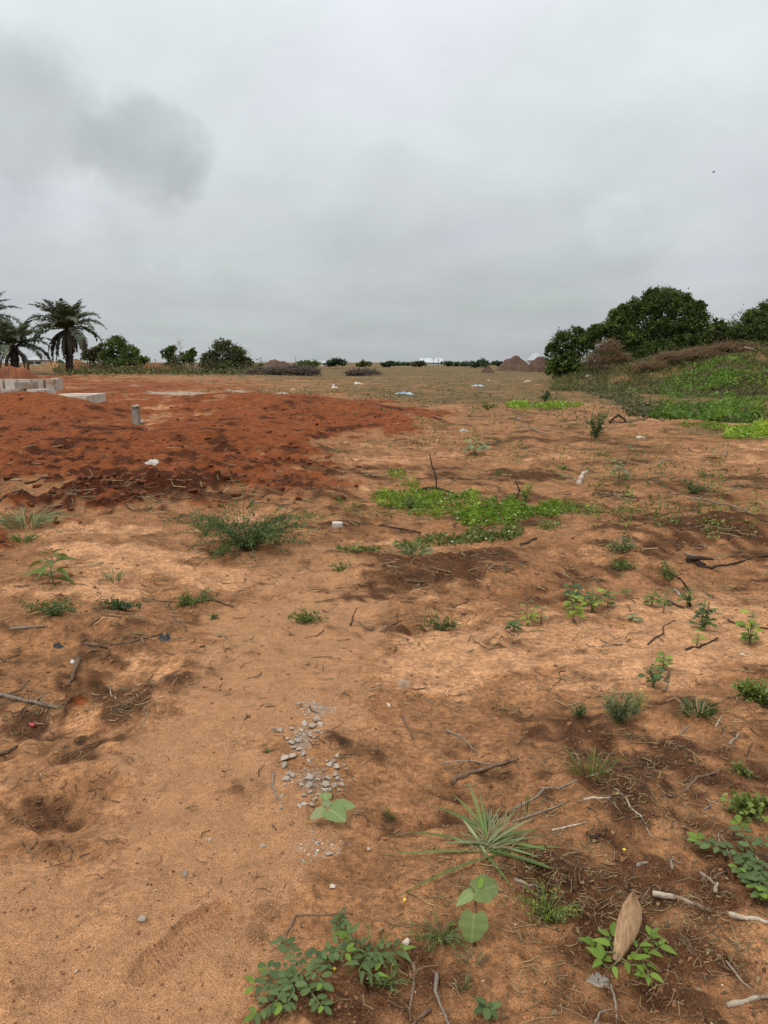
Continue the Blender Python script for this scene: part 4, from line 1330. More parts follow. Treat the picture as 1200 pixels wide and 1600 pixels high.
for (eu, ev, lf, wd, mt, ar) in [(598, 1338, .01, .0065, 'blade', .12), (618, 1404, .005, .0055, 'blade', .25), (640, 1312, .05, .008, 'blade', .3), (672, 1282, .10, .007, 'blade', .35),
                                 (705, 1268, .12, .007, 'blade', .4), (730, 1252, .14, .007, 'blade', .4), (748, 1272, .15, .005, 'blade', .4), (893, 1374, .01, .008, 'blade', .3),
                                 (888, 1352, .02, .008, 'blade', .2), (860, 1340, .04, .007, 'blade', .25), (882, 1332, .03, .006, 'blade', .2), (838, 1322, .10, .008, 'blade', .35),
                                 (800, 1392, .01, .006, 'blade', .35), (835, 1302, .10, .006, 'wilt', .3), (700, 1290, .09, .007, 'wilt', .35), (690, 1330, .05, .007, 'wilt', .25),
                                 (806, 1290, .10, .007, 'wilt', .3), (722, 1302, .09, .007, 'wilt', .35), (845, 1350, .03, .006, 'wilt', .3), (870, 1364, .02, .006, 'blade', .25)]:
    blade('blade', (eu, ev), lf, wd, mt, ar)
for q in range(95):
    a = rnd(-.5, math.pi + .3)
    blade('dry_blade', (768 + math.cos(a) * rnd(20, 80), 1318 - math.sin(a) * rnd(10, 52)), rnd(.0, .09), rnd(.0018, .005), random.choice(['straw', 'wilt', 'wilt']), rnd(.1, .4))
tuft('grass_shoot', 'single upright green shoot in the dry stems behind the big grass clump', 818, 1270, 22, 46, 3, 'blade', .022, lean=.7, dry=0)

# creeping legume at the bottom edge: leaf pairs along runners
def legume(label, base_px, runners, lpx, mat, kind='ovate', group='leafy creepers at the near edge', name='leafy_creeper', wid=.52, lift=.03, tipmat='fresh', gap=10):
    root, b, s = plant_root(name, base_px[0], base_px[1], label, 'creeper', group)
    st = MB()
    for rpts in runners:
        pp = [np.array(P(u, v)) + [0, 0, lift * rnd(.5, 1.3)] for (u, v) in rpts]
        pp = np.array(pp)
        st.tube(pp, np.linspace(.0022, .0014, len(pp)), 5)
        for i_ in range(len(pp) - 1):
            seg = np.array(rpts[i_ + 1]) - np.array(rpts[i_])
            k = max(1, int(np.linalg.norm(seg) / gap))
            for j_ in range(k):
                f = (j_ + .5) / k
                p = pp[i_] * (1 - f) + pp[i_ + 1] * f
                tg = pp[i_ + 1] - pp[i_]; tg /= np.linalg.norm(tg)
                sd = np.cross([0, 0, 1.], tg)
                last = (i_ == len(pp) - 2 and j_ == k - 1)
                for sg in ((-1, 1, 0) if last else (-1, 1)):
                    d = sd * sg * rnd(.8, 1.1) + tg * rnd(.2, .7) + np.array([0, 0, rnd(-.1, .35)])
                    if sg == 0: d = tg + [0, 0, .3]
                    l_ = lpx * s * rnd(.75, 1.2)
                    q2 = p + d / np.linalg.norm(d) * .004 + [0, 0, rnd(0, .012)]
                    put_leaf(root, b, q2, d, [rnd(-.3, .3), rnd(-.45, .05), 1], l_, l_ * wid, kind, tipmat if last and random.random() < .6 else mat)
    st.obj('stem', M['stem'], root, loc=b)
    return root


legume('dark leafy creeper with paired oval leaves running along the sandy track edge', (470, 1530),
       [[(470, 1530), (455, 1505), (440, 1480)], [(470, 1530), (500, 1508), (545, 1512)], [(470, 1535), (440, 1552), (405, 1562), (395, 1555)], [(470, 1540), (490, 1565), (508, 1590)],
        [(465, 1545), (435, 1578), (398, 1598)], [(500, 1520), (520, 1500), (540, 1485)], [(455, 1540), (460, 1570), (440, 1596)], [(480, 1530), (505, 1545), (500, 1560)],
        [(465, 1532), (430, 1535), (415, 1525)]], 17, 'legume', 'round', gap=9)
legume('tangled leafy weed with a few long leaves joined to the paired leaf creeper', (570, 1505),
       [[(570, 1505), (600, 1500), (632, 1496)], [(575, 1505), (560, 1530), (590, 1545)], [(570, 1505), (550, 1490), (545, 1472)]], 26, 'legume', 'lance', wid=.34)
legume('fine leaved creeper coming in over the litter past the white sticks', (1180, 1350),
       [[(1180, 1350), (1150, 1340), (1115, 1340), (1085, 1326)], [(1175, 1345), (1160, 1320), (1152, 1298)], [(1180, 1350), (1175, 1385), (1190, 1420)], [(1185, 1360), (1200, 1390), (1215, 1420)],
        [(1160, 1345), (1165, 1380), (1180, 1410)], [(1185, 1340), (1205, 1330), (1220, 1325)], [(1180, 1360), (1155, 1365), (1150, 1375)], [(1190, 1365), (1185, 1400), (1200, 1420)]], 16, 'legume', 'round', wid=.62, gap=11)
legume('fresh bright green plant with broad shiny leaves around the dry husk', (985, 1500),
       [[(1000, 1510), (1018, 1505), (1035, 1490)], [(1000, 1512), (1012, 1528), (1012, 1548)], [(960, 1508), (935, 1498), (922, 1500)], [(965, 1512), (950, 1522), (930, 1515)],
        [(985, 1505), (1005, 1490), (1020, 1478)], [(970, 1510), (985, 1520), (995, 1518)], [(960, 1505), (950, 1490), (955, 1475)]], 23, 'fresh', 'ovate', wid=.46, gap=15, group=None)
seedling('tiny four leaved sprout with a white flower at the near edge', 760, 1590, 36, 24, 8, 20, 'legume', None, 'round', 1, 'sprout', wid=.7, bare=.5, cat='plant')
seedling('small compound leaved sprig beside the bent twig', 533, 1458, 34, 40, 14, 14, 'legume', None, 'round', 2, 'sprig', wid=.5, bare=.3, cat='plant')
spray('dry_weed', 'thin straggling yellow green weed in front of the grass clump', 855, 1440, 120, 50, 44, 14, .010, 'weed_yellow', None, 'weed', SPEAR, .2, .8)
spray('dry_weed', 'thin straggling weed between the velvety plant and the leafy creeper', 690, 1470, 130, 36, 36, 12, .010, 'weed', None, 'weed', SPEAR, .22, .8)
spray('dry_weed', 'fine yellow flowered weed tangled over the leafy creeper', 580, 1500, 110, 34, 30, 12, .010, 'weed', None, 'weed', SPEAR, .25, .8)
spray('dry_weed', 'wiry weed hanging below the leafy creeper', 610, 1540, 70, 30, 20, 10, .011, 'weed', None, 'weed', SPEAR, .25, .6)
tuft('grass_sprig', 'small dry grass sprig on bare soil below the velvety plant', 722, 1545, 34, 22, 12, 'wilt', .06, dry=.4)
tuft('grass_sprig', 'dry rooted grass sprig under the velvety leaves', 740, 1505, 60, 20, 18, 'wilt', .05, dry=.7)
for (u, v, fl) in ((632, 1412, 'tiny yellow flower near the tip of the drooping grass blade'), (975, 1333, 'tiny yellow flower alone on brown soil past the grass clump'), (522, 1520, 'tiny yellow flower tucked between the creeper leaves')):
    p = P(u, v, .012)
    fb = MB(); fb.leaves(CARD, np.tile(p, (5, 1)), np.stack([np.cos(np.arange(5) * 1.257), np.sin(np.arange(5) * 1.257), np.full(5, .25)], 1), np.tile([0, 0, 1.], (5, 1)), np.full(5, .006), np.full(5, .005), np.tile([1, .4, 0], (5, 1)))
    fb.tube([np.array(p) - [0, 0, .014], np.array(p)], [.0008, .0008], 4)
    tag(fb.obj('yellow_flower', M['flower_y'], None, loc=p), fl, 'flower', 'tiny yellow flowers')

# ------------------------------------------------------------------ sticks and twigs
def stick(label, pts, th, mat='twig', name='twig', group=None, cat='twig', sub=4, lift=.4, tops=None, side=0):
    """crooked stick along photographed points; tops = heights in px above the ground for each point"""
    w = []
    for i_, (u, v) in enumerate(pts):
        if tops and tops[i_]:
            g = w[0] if w else np.array(P(u, v))
            w.append(np.array(at_depth(u, v, g[1])))
        else:
            w.append(np.array(P(u, v)))
    w = np.array(w)
    s = mpp(w[0])
    r0 = th * s * .5
    fine_ = []
    for i_ in range(len(w) - 1):
        for q in range(sub):
            f = q / sub
            p = w[i_] * (1 - f) + w[i_ + 1] * f
            if not (tops and (tops[i_] or tops[i_ + 1])) and len(fine_):
                p[2] = max(p[2], float(height(p[0:1], p[1:2])[0]))
            p = p + RNG.normal(size=3) * [1, 1, .2] * r0 * .22
            fine_.append(p)
    fine_.append(w[-1])
    fine_ = np.array(fine_); fine_[:, 2] += r0 * lift
    n_ = len(fine_)
    rad = r0 * np.linspace(1.1, .6, n_) * RNG.uniform(.82, 1.15, n_)
    mb = MB()
    mb.tube(fine_, rad, 7)
    for q in range(side):
        k = random.randrange(1, n_ - 1)
        d = unit(1)[0] * [1, 1, .3] + [0, 0, .12]
        ln = r0 * rnd(4, 10)
        mb.tube([fine_[k], fine_[k] + d * ln * .5 + RNG.normal(size=3) * ln * .1, fine_[k] + d * ln], [rad[k] * .6, rad[k] * .45, rad[k] * .2], 5)
    return tag(mb.obj(name, M[mat], None, loc=w[0]), label, cat, group)


stick('thick brown stick with a broken pale end on the soil behind the grass clump', [(705, 1225), (722, 1216), (742, 1207), (810, 1187)], 9, 'twig', 'stick', cat='stick', side=0)
stick('whitish peeled stick beside the dry husk', [(1020, 1398), (1058, 1404), (1100, 1421)], 9, 'twig_pale', 'stick', cat='stick')
stick('whitish stick with dark bands under the creeper leaves', [(1138, 1431), (1165, 1437), (1206, 1443)], 9, 'twig_pale', 'stick', cat='stick')
stick('curved pale root fibre lying near the thick brown stick', [(697, 1142), (722, 1153), (735, 1168), (745, 1176)], 3.4, 'twig_grey')
stick('thin wavy straw just above the thick brown stick', [(692, 1193), (735, 1189), (772, 1196)], 2.4, 'twig_grey')
stick('straight grey branch on the dark hollow beside the track', [(-15, 1085), (40, 1095), (92, 1107)], 7, 'twig_grey', 'branch', cat='branch', side=2)
stick('dark curved twig hooked over the straight grey branch', [(-5, 1092), (15, 1085), (33, 1078), (45, 1064)], 4, 'twig')
stick('short stubby brown stick stuck in the dark hollow', [(123, 1030), (115, 1052), (108, 1073)], 8, 'twig', 'stick', cat='stick')
stick('short dark stick on the rim of the dark hollow', [(130, 1007), (150, 1010), (167, 1013)], 6, 'twig')
stick('thin twig leading to the black scrap on the hollow rim', [(170, 1008), (205, 1004), (252, 991)], 3, 'twig')
stick('flat bark sliver on pale sand below the straight grey branch', [(-8, 1182), (12, 1176), (27, 1167)], 6, 'twig', 'bark_sliver', cat='bark')
stick('small bent straw at the track\'s rough shoulder', [(169, 1072), (174, 1086), (186, 1097)], 2.4, 'twig_pale')
stick('tiny leaning straw on the track shoulder', [(231, 1113), (226, 1125), (217, 1135)], 2.4, 'twig_grey')
stick('thin curved twig bordering the gravel', [(427, 1207), (426, 1228), (433, 1247), (443, 1256)], 3, 'twig_grey')
stick('bent brown twig with an elbow beside the compound leaved sprig', [(440, 1478), (452, 1452), (463, 1431), (505, 1431), (552, 1429)], 4.5, 'twig')
stick('pale root curling out of the soil at the near edge', [(683, 1522), (680, 1550), (690, 1575), (704, 1606)], 6, 'twig_grey', 'root', cat='root')
stick('dark half buried root near the wiry weed', [(646, 1508), (648, 1535), (640, 1580)], 7, 'twig', 'root', cat='root')
stick('stubby brown root tip at the near edge', [(672, 1578), (655, 1592), (640, 1606)], 7, 'twig', 'root', cat='root')
stick('short brown twig below the wiry weed', [(605, 1566), (620, 1573), (634, 1577)], 4, 'twig')
stick('small upright twig on the open brown soil near the gravel', [(628, 1120), (637, 1138), (646, 1155)], 3.2, 'twig')
stick('long pale dry stalk slanting across the litter', [(958, 1232), (985, 1262), (1017, 1308)], 3.6, 'twig_pale', 'dry_stalk', cat='stalk')
stick('long dry cane lying from the grass clump to the thin grass', [(795, 1275), (840, 1245), (880, 1230), (955, 1203)], 5, 'twig_grey', 'dry_stalk', cat='stalk')
stick('second dry cane lying parallel below the long cane', [(800, 1285), (850, 1268), (884, 1255)], 3.6, 'twig_grey', 'dry_stalk', cat='stalk')
stick('short bright straw under the long pale dry stalk', [(912, 1251), (935, 1249), (955, 1246)], 4, 'twig_pale', 'dry_stalk', cat='stalk')
stick('bright straw in the litter beside the grass clump blades', [(862, 1298), (888, 1292), (914, 1286)], 3.6, 'twig_pale', 'dry_stalk', cat='stalk')
stick('crooked brown twig leading towards the creeping weed', [(1070, 1238), (1084, 1221), (1105, 1212), (1127, 1204)], 5, 'twig')
stick('short pale bent root in the dark trampled soil', [(1062, 1148), (1069, 1141), (1078, 1135)], 4, 'twig_grey')
stick('short slanting straw on the dark trampled soil', [(1118, 1136), (1123, 1127), (1129, 1119)], 3, 'twig_pale')
stick('brown twig slanting up from the trampled soil', [(1140, 1164), (1149, 1155), (1156, 1147)], 4.5, 'twig_grey')
stick('curly pale root in the litter near the creeping weed', [(1100, 1267), (1108, 1262), (1110, 1255), (1122, 1252)], 4, 'twig_grey', 'root', cat='root')
stick('leaning broken twig near the creeping weed stalk', [(1165, 1182), (1170, 1170), (1176, 1162)], 4, 'twig')
stick('crooked dark branch arched over the soil beyond the leafy dark shrub', [(952, 662), (958, 655), (966, 649), (974, 655), (980, 660)], 4, 'twig_dark', 'branch', cat='branch', tops=[0, 1, 1, 1, 0], lift=.4)
stick('long crooked branch joined end to end with the arched dark one', [(958, 661), (985, 660), (1002, 657), (1014, 651), (1028, 653), (1038, 659)], 4, 'twig', 'branch', cat='branch', side=4)
stick('dark curved branch trailing from the charred stump', [(1090, 885), (1112, 889), (1135, 884), (1160, 878), (1206, 866)], 4.5, 'twig_dark', 'branch', cat='branch')
stick('charred broken stump on the loose brown berm', [(1072, 876), (1086, 880), (1100, 886)], 13, 'twig_dark', 'stump', cat='stump', side=1)
stick('pale splintered stick beside the charred stump', [(1070, 866), (1085, 870), (1103, 874)], 4.5, 'twig_grey', 'stick', cat='stick')
stick('forked dark branch standing among the seedlings', [(1078, 948), (1077, 925), (1066, 908), (1044, 894)], 4, 'twig_dark', 'branch', cat='branch', tops=[0, 1, 1, 1], side=3)
stick('straight dark stick on the sand behind the seedlings', [(1043, 940), (1056, 946), (1068, 951)], 5, 'twig_dark', 'stick', cat='stick')
stick('pale split stick lying between two seedlings', [(1053, 922), (1062, 930), (1071, 937)], 5, 'twig_grey', 'stick', cat='stick')
stick('thin dark root wriggling over the pale sand', [(1012, 1008), (1024, 997), (1037, 990), (1036, 980), (1055, 970)], 3, 'twig_dark', 'root', cat='root')
stick('dark bent twig in front of the tiny yellow seedling', [(1072, 1016), (1090, 1013), (1105, 1006), (1121, 998)], 4, 'twig_dark')
stick('dark twig lying at the foot of the bright spiked seedling', [(1138, 970), (1155, 978), (1206, 983)], 3.4, 'twig_dark')
stick('bleached bone like stick on the bare soil', [(904, 758), (910, 749), (917, 739)], 9, 'twig_pale', 'bleached_stick', cat='stick')
stick('thin white peg standing upright in the soil', [(1134, 714), (1134, 697)], 3, 'twig_pale', 'peg', cat='peg', tops=[0, 1])
stick('bare dark twig standing upright behind the flowered mat', [(682, 768), (681, 745), (675, 728), (671, 708)], 2.6, 'twig_dark', 'bare_twig', tops=[0, 1, 1, 1], side=2)
stick('dark dead root stock under the upright bare twig', [(660, 767), (676, 765), (688, 766), (702, 770)], 7, 'twig_dark', 'root', cat='root', side=2)
stick('dark stick in front of the flowered mat', [(592, 822), (625, 827), (658, 833)], 3.6, 'twig_dark', 'stick', cat='stick')
stick('short dark stick at the far end of the yellow green strip', [(812, 852), (826, 849), (838, 842)], 5, 'twig_dark', 'stick', cat='stick')
stick('dark twig poking up by the yellow green upright clump', [(806, 780), (812, 768), (806, 752)], 3, 'twig_dark', tops=[0, 1, 1])
stick('grey fallen branch beneath the sprawl of wilting weeds', [(15, 983), (45, 981), (74, 979)], 5, 'twig_grey', 'branch', cat='branch')
stick('long thin twig running up to the twig pierced clump', [(222, 934), (248, 939), (276, 941)], 2.8, 'twig')
stick('dark twig poking from the side of a wilting clump', [(328, 937), (346, 943), (364, 949)], 3.6, 'twig_dark')
stick('curved twig lying below the compact wilting clump', [(150, 951), (160, 962), (190, 965)], 3, 'twig')
stick('forked brown root on the track below the tiny sprig', [(272, 970), (283, 973), (291, 987)], 4, 'twig', 'root', cat='root', side=2)
stick('dark twig on the red earth beside the silvery grass', [(-4, 786), (10, 775), (34, 765)], 3.4, 'twig_dark')
stick('short dark twig higher up on the red earth', [(38, 756), (58, 752), (76, 748)], 3.2, 'twig_dark', side=2)
stick('long thin stem arching over the red earth above the bush', [(385, 795), (408, 778), (430, 769), (458, 742)], 2.6, 'twig_dark')
stick('dry twig stretched along the red earth edge', [(395, 770), (420, 755), (445, 748)], 2.6, 'twig')
stick('long grey branch lying with the long weed patch', [(1078, 780), (1110, 785), (1140, 790), (1176, 804)], 3.4, 'twig_grey', 'branch', cat='branch', side=2)
stick('pale forked twig on the brown soil above the long grey branch', [(1028, 728), (1036, 718), (1046, 719), (1056, 730)], 2.6, 'twig_grey', tops=[0, 1, 1, 0])
stick('pale twig lying on soil in front of the dark leafy shrub', [(805, 668), (828, 669), (852, 678)], 2.4, 'twig_grey')
stick('pale twig across the front of the small creeper patch', [(1178, 686), (1195, 684), (1210, 683)], 3.4, 'twig_pale')
stick('bent root standing in the loose soil of the track', [(548, 978), (552, 962), (558, 950)], 3.4, 'twig', tops=[0, 1, 1])
stick('bundle end of dry roots on the brown hump', [(595, 988), (612, 977), (628, 970)], 3.4, 'twig', side=3)
stick('reddish twig at the edge of the brown hump', [(560, 972), (572, 982), (582, 986)], 2.6, 'twig')
stick('pale husk strip lying in the corner litter', [(1136, 1573), (1165, 1566), (1206, 1558)], 9, 'twig_pale', 'husk_strip', cat='dry leaf')
stick('brown branch end sticking out near the low bushy seedling', [(1040, 1062), (1046, 1050), (1044, 1068)], 3.6, 'twig')
stick('pale stub standing beside the low bushy seedling', [(1039, 1082), (1046, 1063)], 3, 'twig_grey', tops=[0, 1])
stick('short white stub among the crossed sticks', [(1118, 1396), (1121, 1380)], 6, 'twig_pale', 'stick', cat='stick', tops=[0, 1])
stick('pale stick crossed over a brown one in the corner litter', [(1094, 1364), (1108, 1375), (1120, 1386)], 5, 'twig_grey', 'stick', cat='stick')
stick('brown stick crossed under a pale one in the corner litter', [(1095, 1380), (1115, 1372), (1136, 1364)], 5, 'twig', 'stick', cat='stick')
stick('small forked pale stub in the litter', [(1050, 1358), (1049, 1350), (1052, 1340)], 5, 'twig_grey', 'stick', cat='stick', side=1)
stick('short pale chip of wood in the litter', [(992, 1353), (1003, 1351), (1012, 1348)], 7, 'twig_grey', 'wood_chip', cat='wood chip')
stick('long brown twig on the dark soil by the bright fresh plant', [(1060, 1468), (1080, 1490), (1091, 1496)], 3.4, 'twig')
stick('thin brown twig on the dark soil past the bright fresh plant', [(1135, 1502), (1160, 1535), (1184, 1556)], 3.4, 'twig_grey')
stick('thin stalk hanging down beside the bright fresh plant', [(1047, 1505), (1040, 1530), (1025, 1560)], 2.8, 'twig')
stick('brown curved stem in the soil below the dry husk', [(955, 1540), (962, 1570), (963, 1600)], 4, 'twig_grey')
stick('hooked pale stem at the near edge below the husk', [(930, 1600), (938, 1583), (955, 1578)], 4, 'twig_grey')
stick('thin dead vine leaning out of the corner creeper', [(1142, 1342), (1125, 1318), (1122, 1303), (1138, 1293)], 2.6, 'twig_grey')
stick('split reed lying beside the grass clump tip', [(805, 1375), (825, 1384), (848, 1390)], 6, 'twig_grey', 'dry_stalk', cat='stalk')

# dry husk leaf standing in the bright plant
root, b, s = plant_root('dry_husk', 966, 1508, 'tall brown dry leaf standing upright in the bright fresh plant', 'dry leaf')
bt = np.array(at_depth(964, 1500, b[1])); tp = np.array(at_depth(991, 1396, b[1] + .03))
V, Q = [], []
nL, nW = 12, 6
ax = tp - bt; L_ = np.linalg.norm(ax); axn = ax / L_
sd = np.cross(axn, [0, 1., 0]); sd /= np.linalg.norm(sd); nn_ = np.cross(sd, axn)
for i_ in range(nL + 1):
    f = i_ / nL
    hw = 20 * s * max(.03, np.interp(f, [0, .12, .35, .55, .75, .9, 1], [.30, .55, .92, 1, .78, .36, .04]))
    for j_ in range(nW + 1):
        g = j_ / nW * 2 - 1
        p = bt + ax * f + sd * hw * g + nn_ * (-.35 * hw * (1 - g * g) + .002 * math.sin(j_ * 2.4 + f * 5)) + np.array([.016, 0, 0]) * math.sin(f * 3) + nn_ * .02 * math.sin(f * 2.5)
        V.append(p)
for i_ in range(nL):
    for j_ in range(nW):
        a = i_ * (nW + 1) + j_
        Q.append((a, a + 1, a + nW + 2, a + nW + 1))
mb = MB(); mb.add(V, Q); mb.obj('blade', M['husk'], root, loc=b)
mb = MB(); mb.tube([bt - axn * .03, bt + axn * .02], [.003, .003], 6); mb.tube([tp - axn * .01, tp + axn * .012], [.0015, .0006], 5)
mb.tube([np.array(at_depth(1000, 1410, b[1] + .03)), np.array(at_depth(1016, 1386, b[1] + .04))], [.002, .001], 5)
mb.obj('stalk', M['twig_grey'], root, loc=b)

# ------------------------------------------------------------------ stones and gravel
def hull_mesh(name, mat, seed, flat=.7, n_=12):
    rg = random.Random(seed)
    bm = bmesh.new()
    for _ in range(n_):
        v = Vector((rg.gauss(0, 1), rg.gauss(0, 1), rg.gauss(0, 1))).normalized() * rg.uniform(.42, .52)
        v.z *= flat; v.y *= rg.uniform(.75, 1)
        bm.verts.new(v)
    r_ = bmesh.ops.convex_hull(bm, input=bm.verts)
    bmesh.ops.delete(bm, geom=[g for g in r_['geom_interior'] if isinstance(g, bmesh.types.BMVert)], context='VERTS')
    bmesh.ops.bevel(bm, geom=list(bm.edges), offset=.025, segments=1, affect='EDGES')
    me = bpy.data.meshes.new(name)
    bm.to_mesh(me); bm.free()
    at_ = me.attributes.new('col', 'FLOAT_COLOR', 'POINT')
    at_.data.foreach_set('color', np.tile(np.array([1, .4, 0, 1], np.float32), len(me.vertices)))
    me.materials.append(M[mat])
    return me


STONES = [hull_mesh('stone', 'stone', k, random.uniform(.55, .85)) for k in range(7)]
PALE = [hull_mesh('stone', 'stone_pale', 40 + k, .65) for k in range(3)]


def stone(u, v, px, label, group=None, pool=STONES, name='stone', cat='stone', flat=1.0, sink=.22):
    p = P(u, v); sz = px * mpp(p) * 1.08
    ob = link(name, random.choice(pool), None, p + Vector((0, 0, sz * .20 * flat)))
    ob.scale = (sz * rnd(.95, 1.2), sz * rnd(.8, 1.05), sz * rnd(.8, 1.05) * flat)
    ob.rotation_euler = (rnd(-.4, .4), rnd(-.4, .4), rnd(0, 6.28))
    return tag(ob, label, cat, group)


GG = 'crushed stones of the gravel patch on the track'
GL = 'grey crushed stone among the others of the small gravel patch on the track'
for (u, v, px) in [(467, 1101, 9), (490, 1100, 10), (476, 1133, 13), (487, 1137, 15), (497, 1127, 17), (501, 1134, 12), (429, 1142, 13), (437, 1144, 12), (457, 1140, 10), (471, 1143, 8), (462, 1146, 8),
                   (465, 1160, 14), (455, 1162, 11), (448, 1155, 9), (467, 1173, 12), (459, 1170, 9), (445, 1188, 17), (444, 1198, 13), (457, 1184, 14), (475, 1180, 12), (482, 1190, 9), (450, 1209, 13), (457, 1213, 12), (447, 1219, 13), (446, 1227, 8),
                   (483, 1218, 19), (482, 1228, 17), (472, 1227, 10), (477, 1245, 13), (484, 1239, 9), (475, 1257, 13), (468, 1261, 10), (488, 1260, 15), (492, 1251, 12), (440, 1263, 9), (440, 1245, 9), (507, 1203, 11), (515, 1195, 13), (522, 1191, 12),
                   (510, 1189, 10), (526, 1182, 11), (525, 1200, 14), (523, 1212, 14), (513, 1218, 10), (528, 1219, 11), (523, 1229, 13), (535, 1228, 12), (534, 1218, 9), (508, 1228, 14), (516, 1235, 9), (507, 1236, 10), (543, 1204, 8), (538, 1196, 7), (497, 1243, 8), (530, 1236, 8)]:
    stone(u, v, px, GL, GG)
stone(515, 1336, 13, 'rounded blue grey stone on the dusty soil below the round leaved plant')
stone(287, 1368, 15, 'grey crushed stone alone on the sandy track above the shoe print')
stone(222, 1438, 15, 'pale grey crushed stone beside the heel of the shoe print')
stone(410, 1324, 10, 'small dark grey stone alone on the sandy track below the gravel')
stone(578, 1329, 12, 'pinkish white stone on the brown soil near the long grass blade', pool=PALE)
stone(520, 1386, 15, 'pale flaky lump resting on crossed twigs', pool=PALE, flat=.6)
stone(633, 1476, 20, 'crumpled cream coloured lump in the straggling weeds', pool=PALE, flat=.7)
stone(606, 1103, 9, 'small white chip on the brown soil past the gravel', pool=PALE)
stone(328, 1313, 8, 'small cream pebble on the sandy track near the small dark grey stone', pool=PALE)
stone(118, 1520, 8, 'small cream pebble on smooth sand far from the shoe print', pool=PALE)
stone(806, 1446, 8, 'small whitish pebble in the straggling yellow green weed', pool=PALE)
stone(1128, 1540, 5, 'tiny pale pebble on the dark corner soil', pool=PALE)
stone(1160, 1025, 9, 'small pale pebble on the sand in front of the spiked seedling', pool=PALE)
stone(495, 1318, 9, 'half buried grey stone on the dusty soil', flat=.6)
stone(488, 1300, 9, 'flat grey stone sunk in grey dust under the round leaved plant', flat=.5)
stone(472, 1346, 9, 'dark stone sunk in the grey dust edge', flat=.6)


# ------------------------------------------------------------------ loose stuff on the soil
def ico():
    bm = bmesh.new(); bmesh.ops.create_icosphere(bm, subdivisions=1, radius=.5)
    V_ = np.array([v.co[:] for v in bm.verts]); T_ = np.array([[v.index for v in f.verts] for f in bm.faces])
    bm.free()
    return V_, T_


ICO_V, ICO_T = ico()


def scatter_lumps(name, label, n_, accept, mat, smin, smax, vr=(640, 1620), cat='clods', power=3.0, ur=(-60, 1260), flat=.7):
    u = RNG.uniform(ur[0], ur[1], n_); v = RNG.uniform(vr[0], vr[1], n_)
    p = Parr(u, v)
    mk = zone_masks(p[:, 0], p[:, 1])
    k_ = RNG.random(n_) < accept(mk, u, v)
    p = p[k_]; k = len(p)
    sz = (smin + (smax - smin) * RNG.random(k) ** power) * np.clip(p[:, 1] / 3.2, .8, 2.6)
    A = RNG.uniform(0, 2 * math.pi, k)
    jit = 1 + RNG.normal(size=(k, len(ICO_V), 1)) * .30
    V_ = ICO_V[None] * jit * RNG.uniform(.65, 1.3, (k, 1, 3)) * np.array([1, 1, flat])
    c_, s_ = np.cos(A)[:, None], np.sin(A)[:, None]
    x_ = V_[..., 0] * c_ - V_[..., 1] * s_; y_ = V_[..., 0] * s_ + V_[..., 1] * c_
    V_ = np.stack([x_, y_, V_[..., 2]], -1) * sz[:, None, None] + p[:, None] + np.array([0, 0, .04]) * sz[:, None, None]
    T_ = (ICO_T[None] + (np.arange(k) * len(ICO_V))[:, None, None]).reshape(-1, 3)
    mb = MB(); mb.add(V_.reshape(-1, 3), None, T_)
    mb.C[0] = np.repeat(np.stack([RNG.uniform(.6, 1.25, k), RNG.random(k), 0 * sz], 1), len(ICO_V), 0)
    return tag(mb.obj(name, M[mat], smooth=False), label, cat, kind='stuff')


scatter_lumps('soil_clods', 'brown crumbs and clods of loose soil', 24000, lambda m_, u, v: (m_['loose'] ** 1.5 * .95 + .05) * (1 - m_['red']) * (1 - .6 * m_['track']), 'clod', .003, .021, power=3.5)
scatter_lumps('laterite_clods', 'dark red clods over the dug laterite', 11000, lambda m_, u, v: m_['red'] * (.3 + .7 * m_['loose']), 'clod_red', .006, .042, (600, 870), ur=(-60, 720), power=3.5)
scatter_lumps('track_crumbs', 'tan crumbs on the sandy track and pale sand', 3500, lambda m_, u, v: np.maximum(m_['track'], m_['pink']) * .6, 'clod', .003, .014)
scatter_lumps('gravel_chips', 'small grey chips around the gravel patch', 6000, lambda m_, u, v: m_['grey'] ** 1.5, 'stone', .003, .013, (1080, 1350), cat='gravel', ur=(420, 560), power=1.5)
scatter_lumps('pale_grit', 'scattered pale grit on the soil', 700, lambda m_, u, v: .55 + 0 * u, 'stone_pale', .002, .007, (900, 1620), cat='grit')


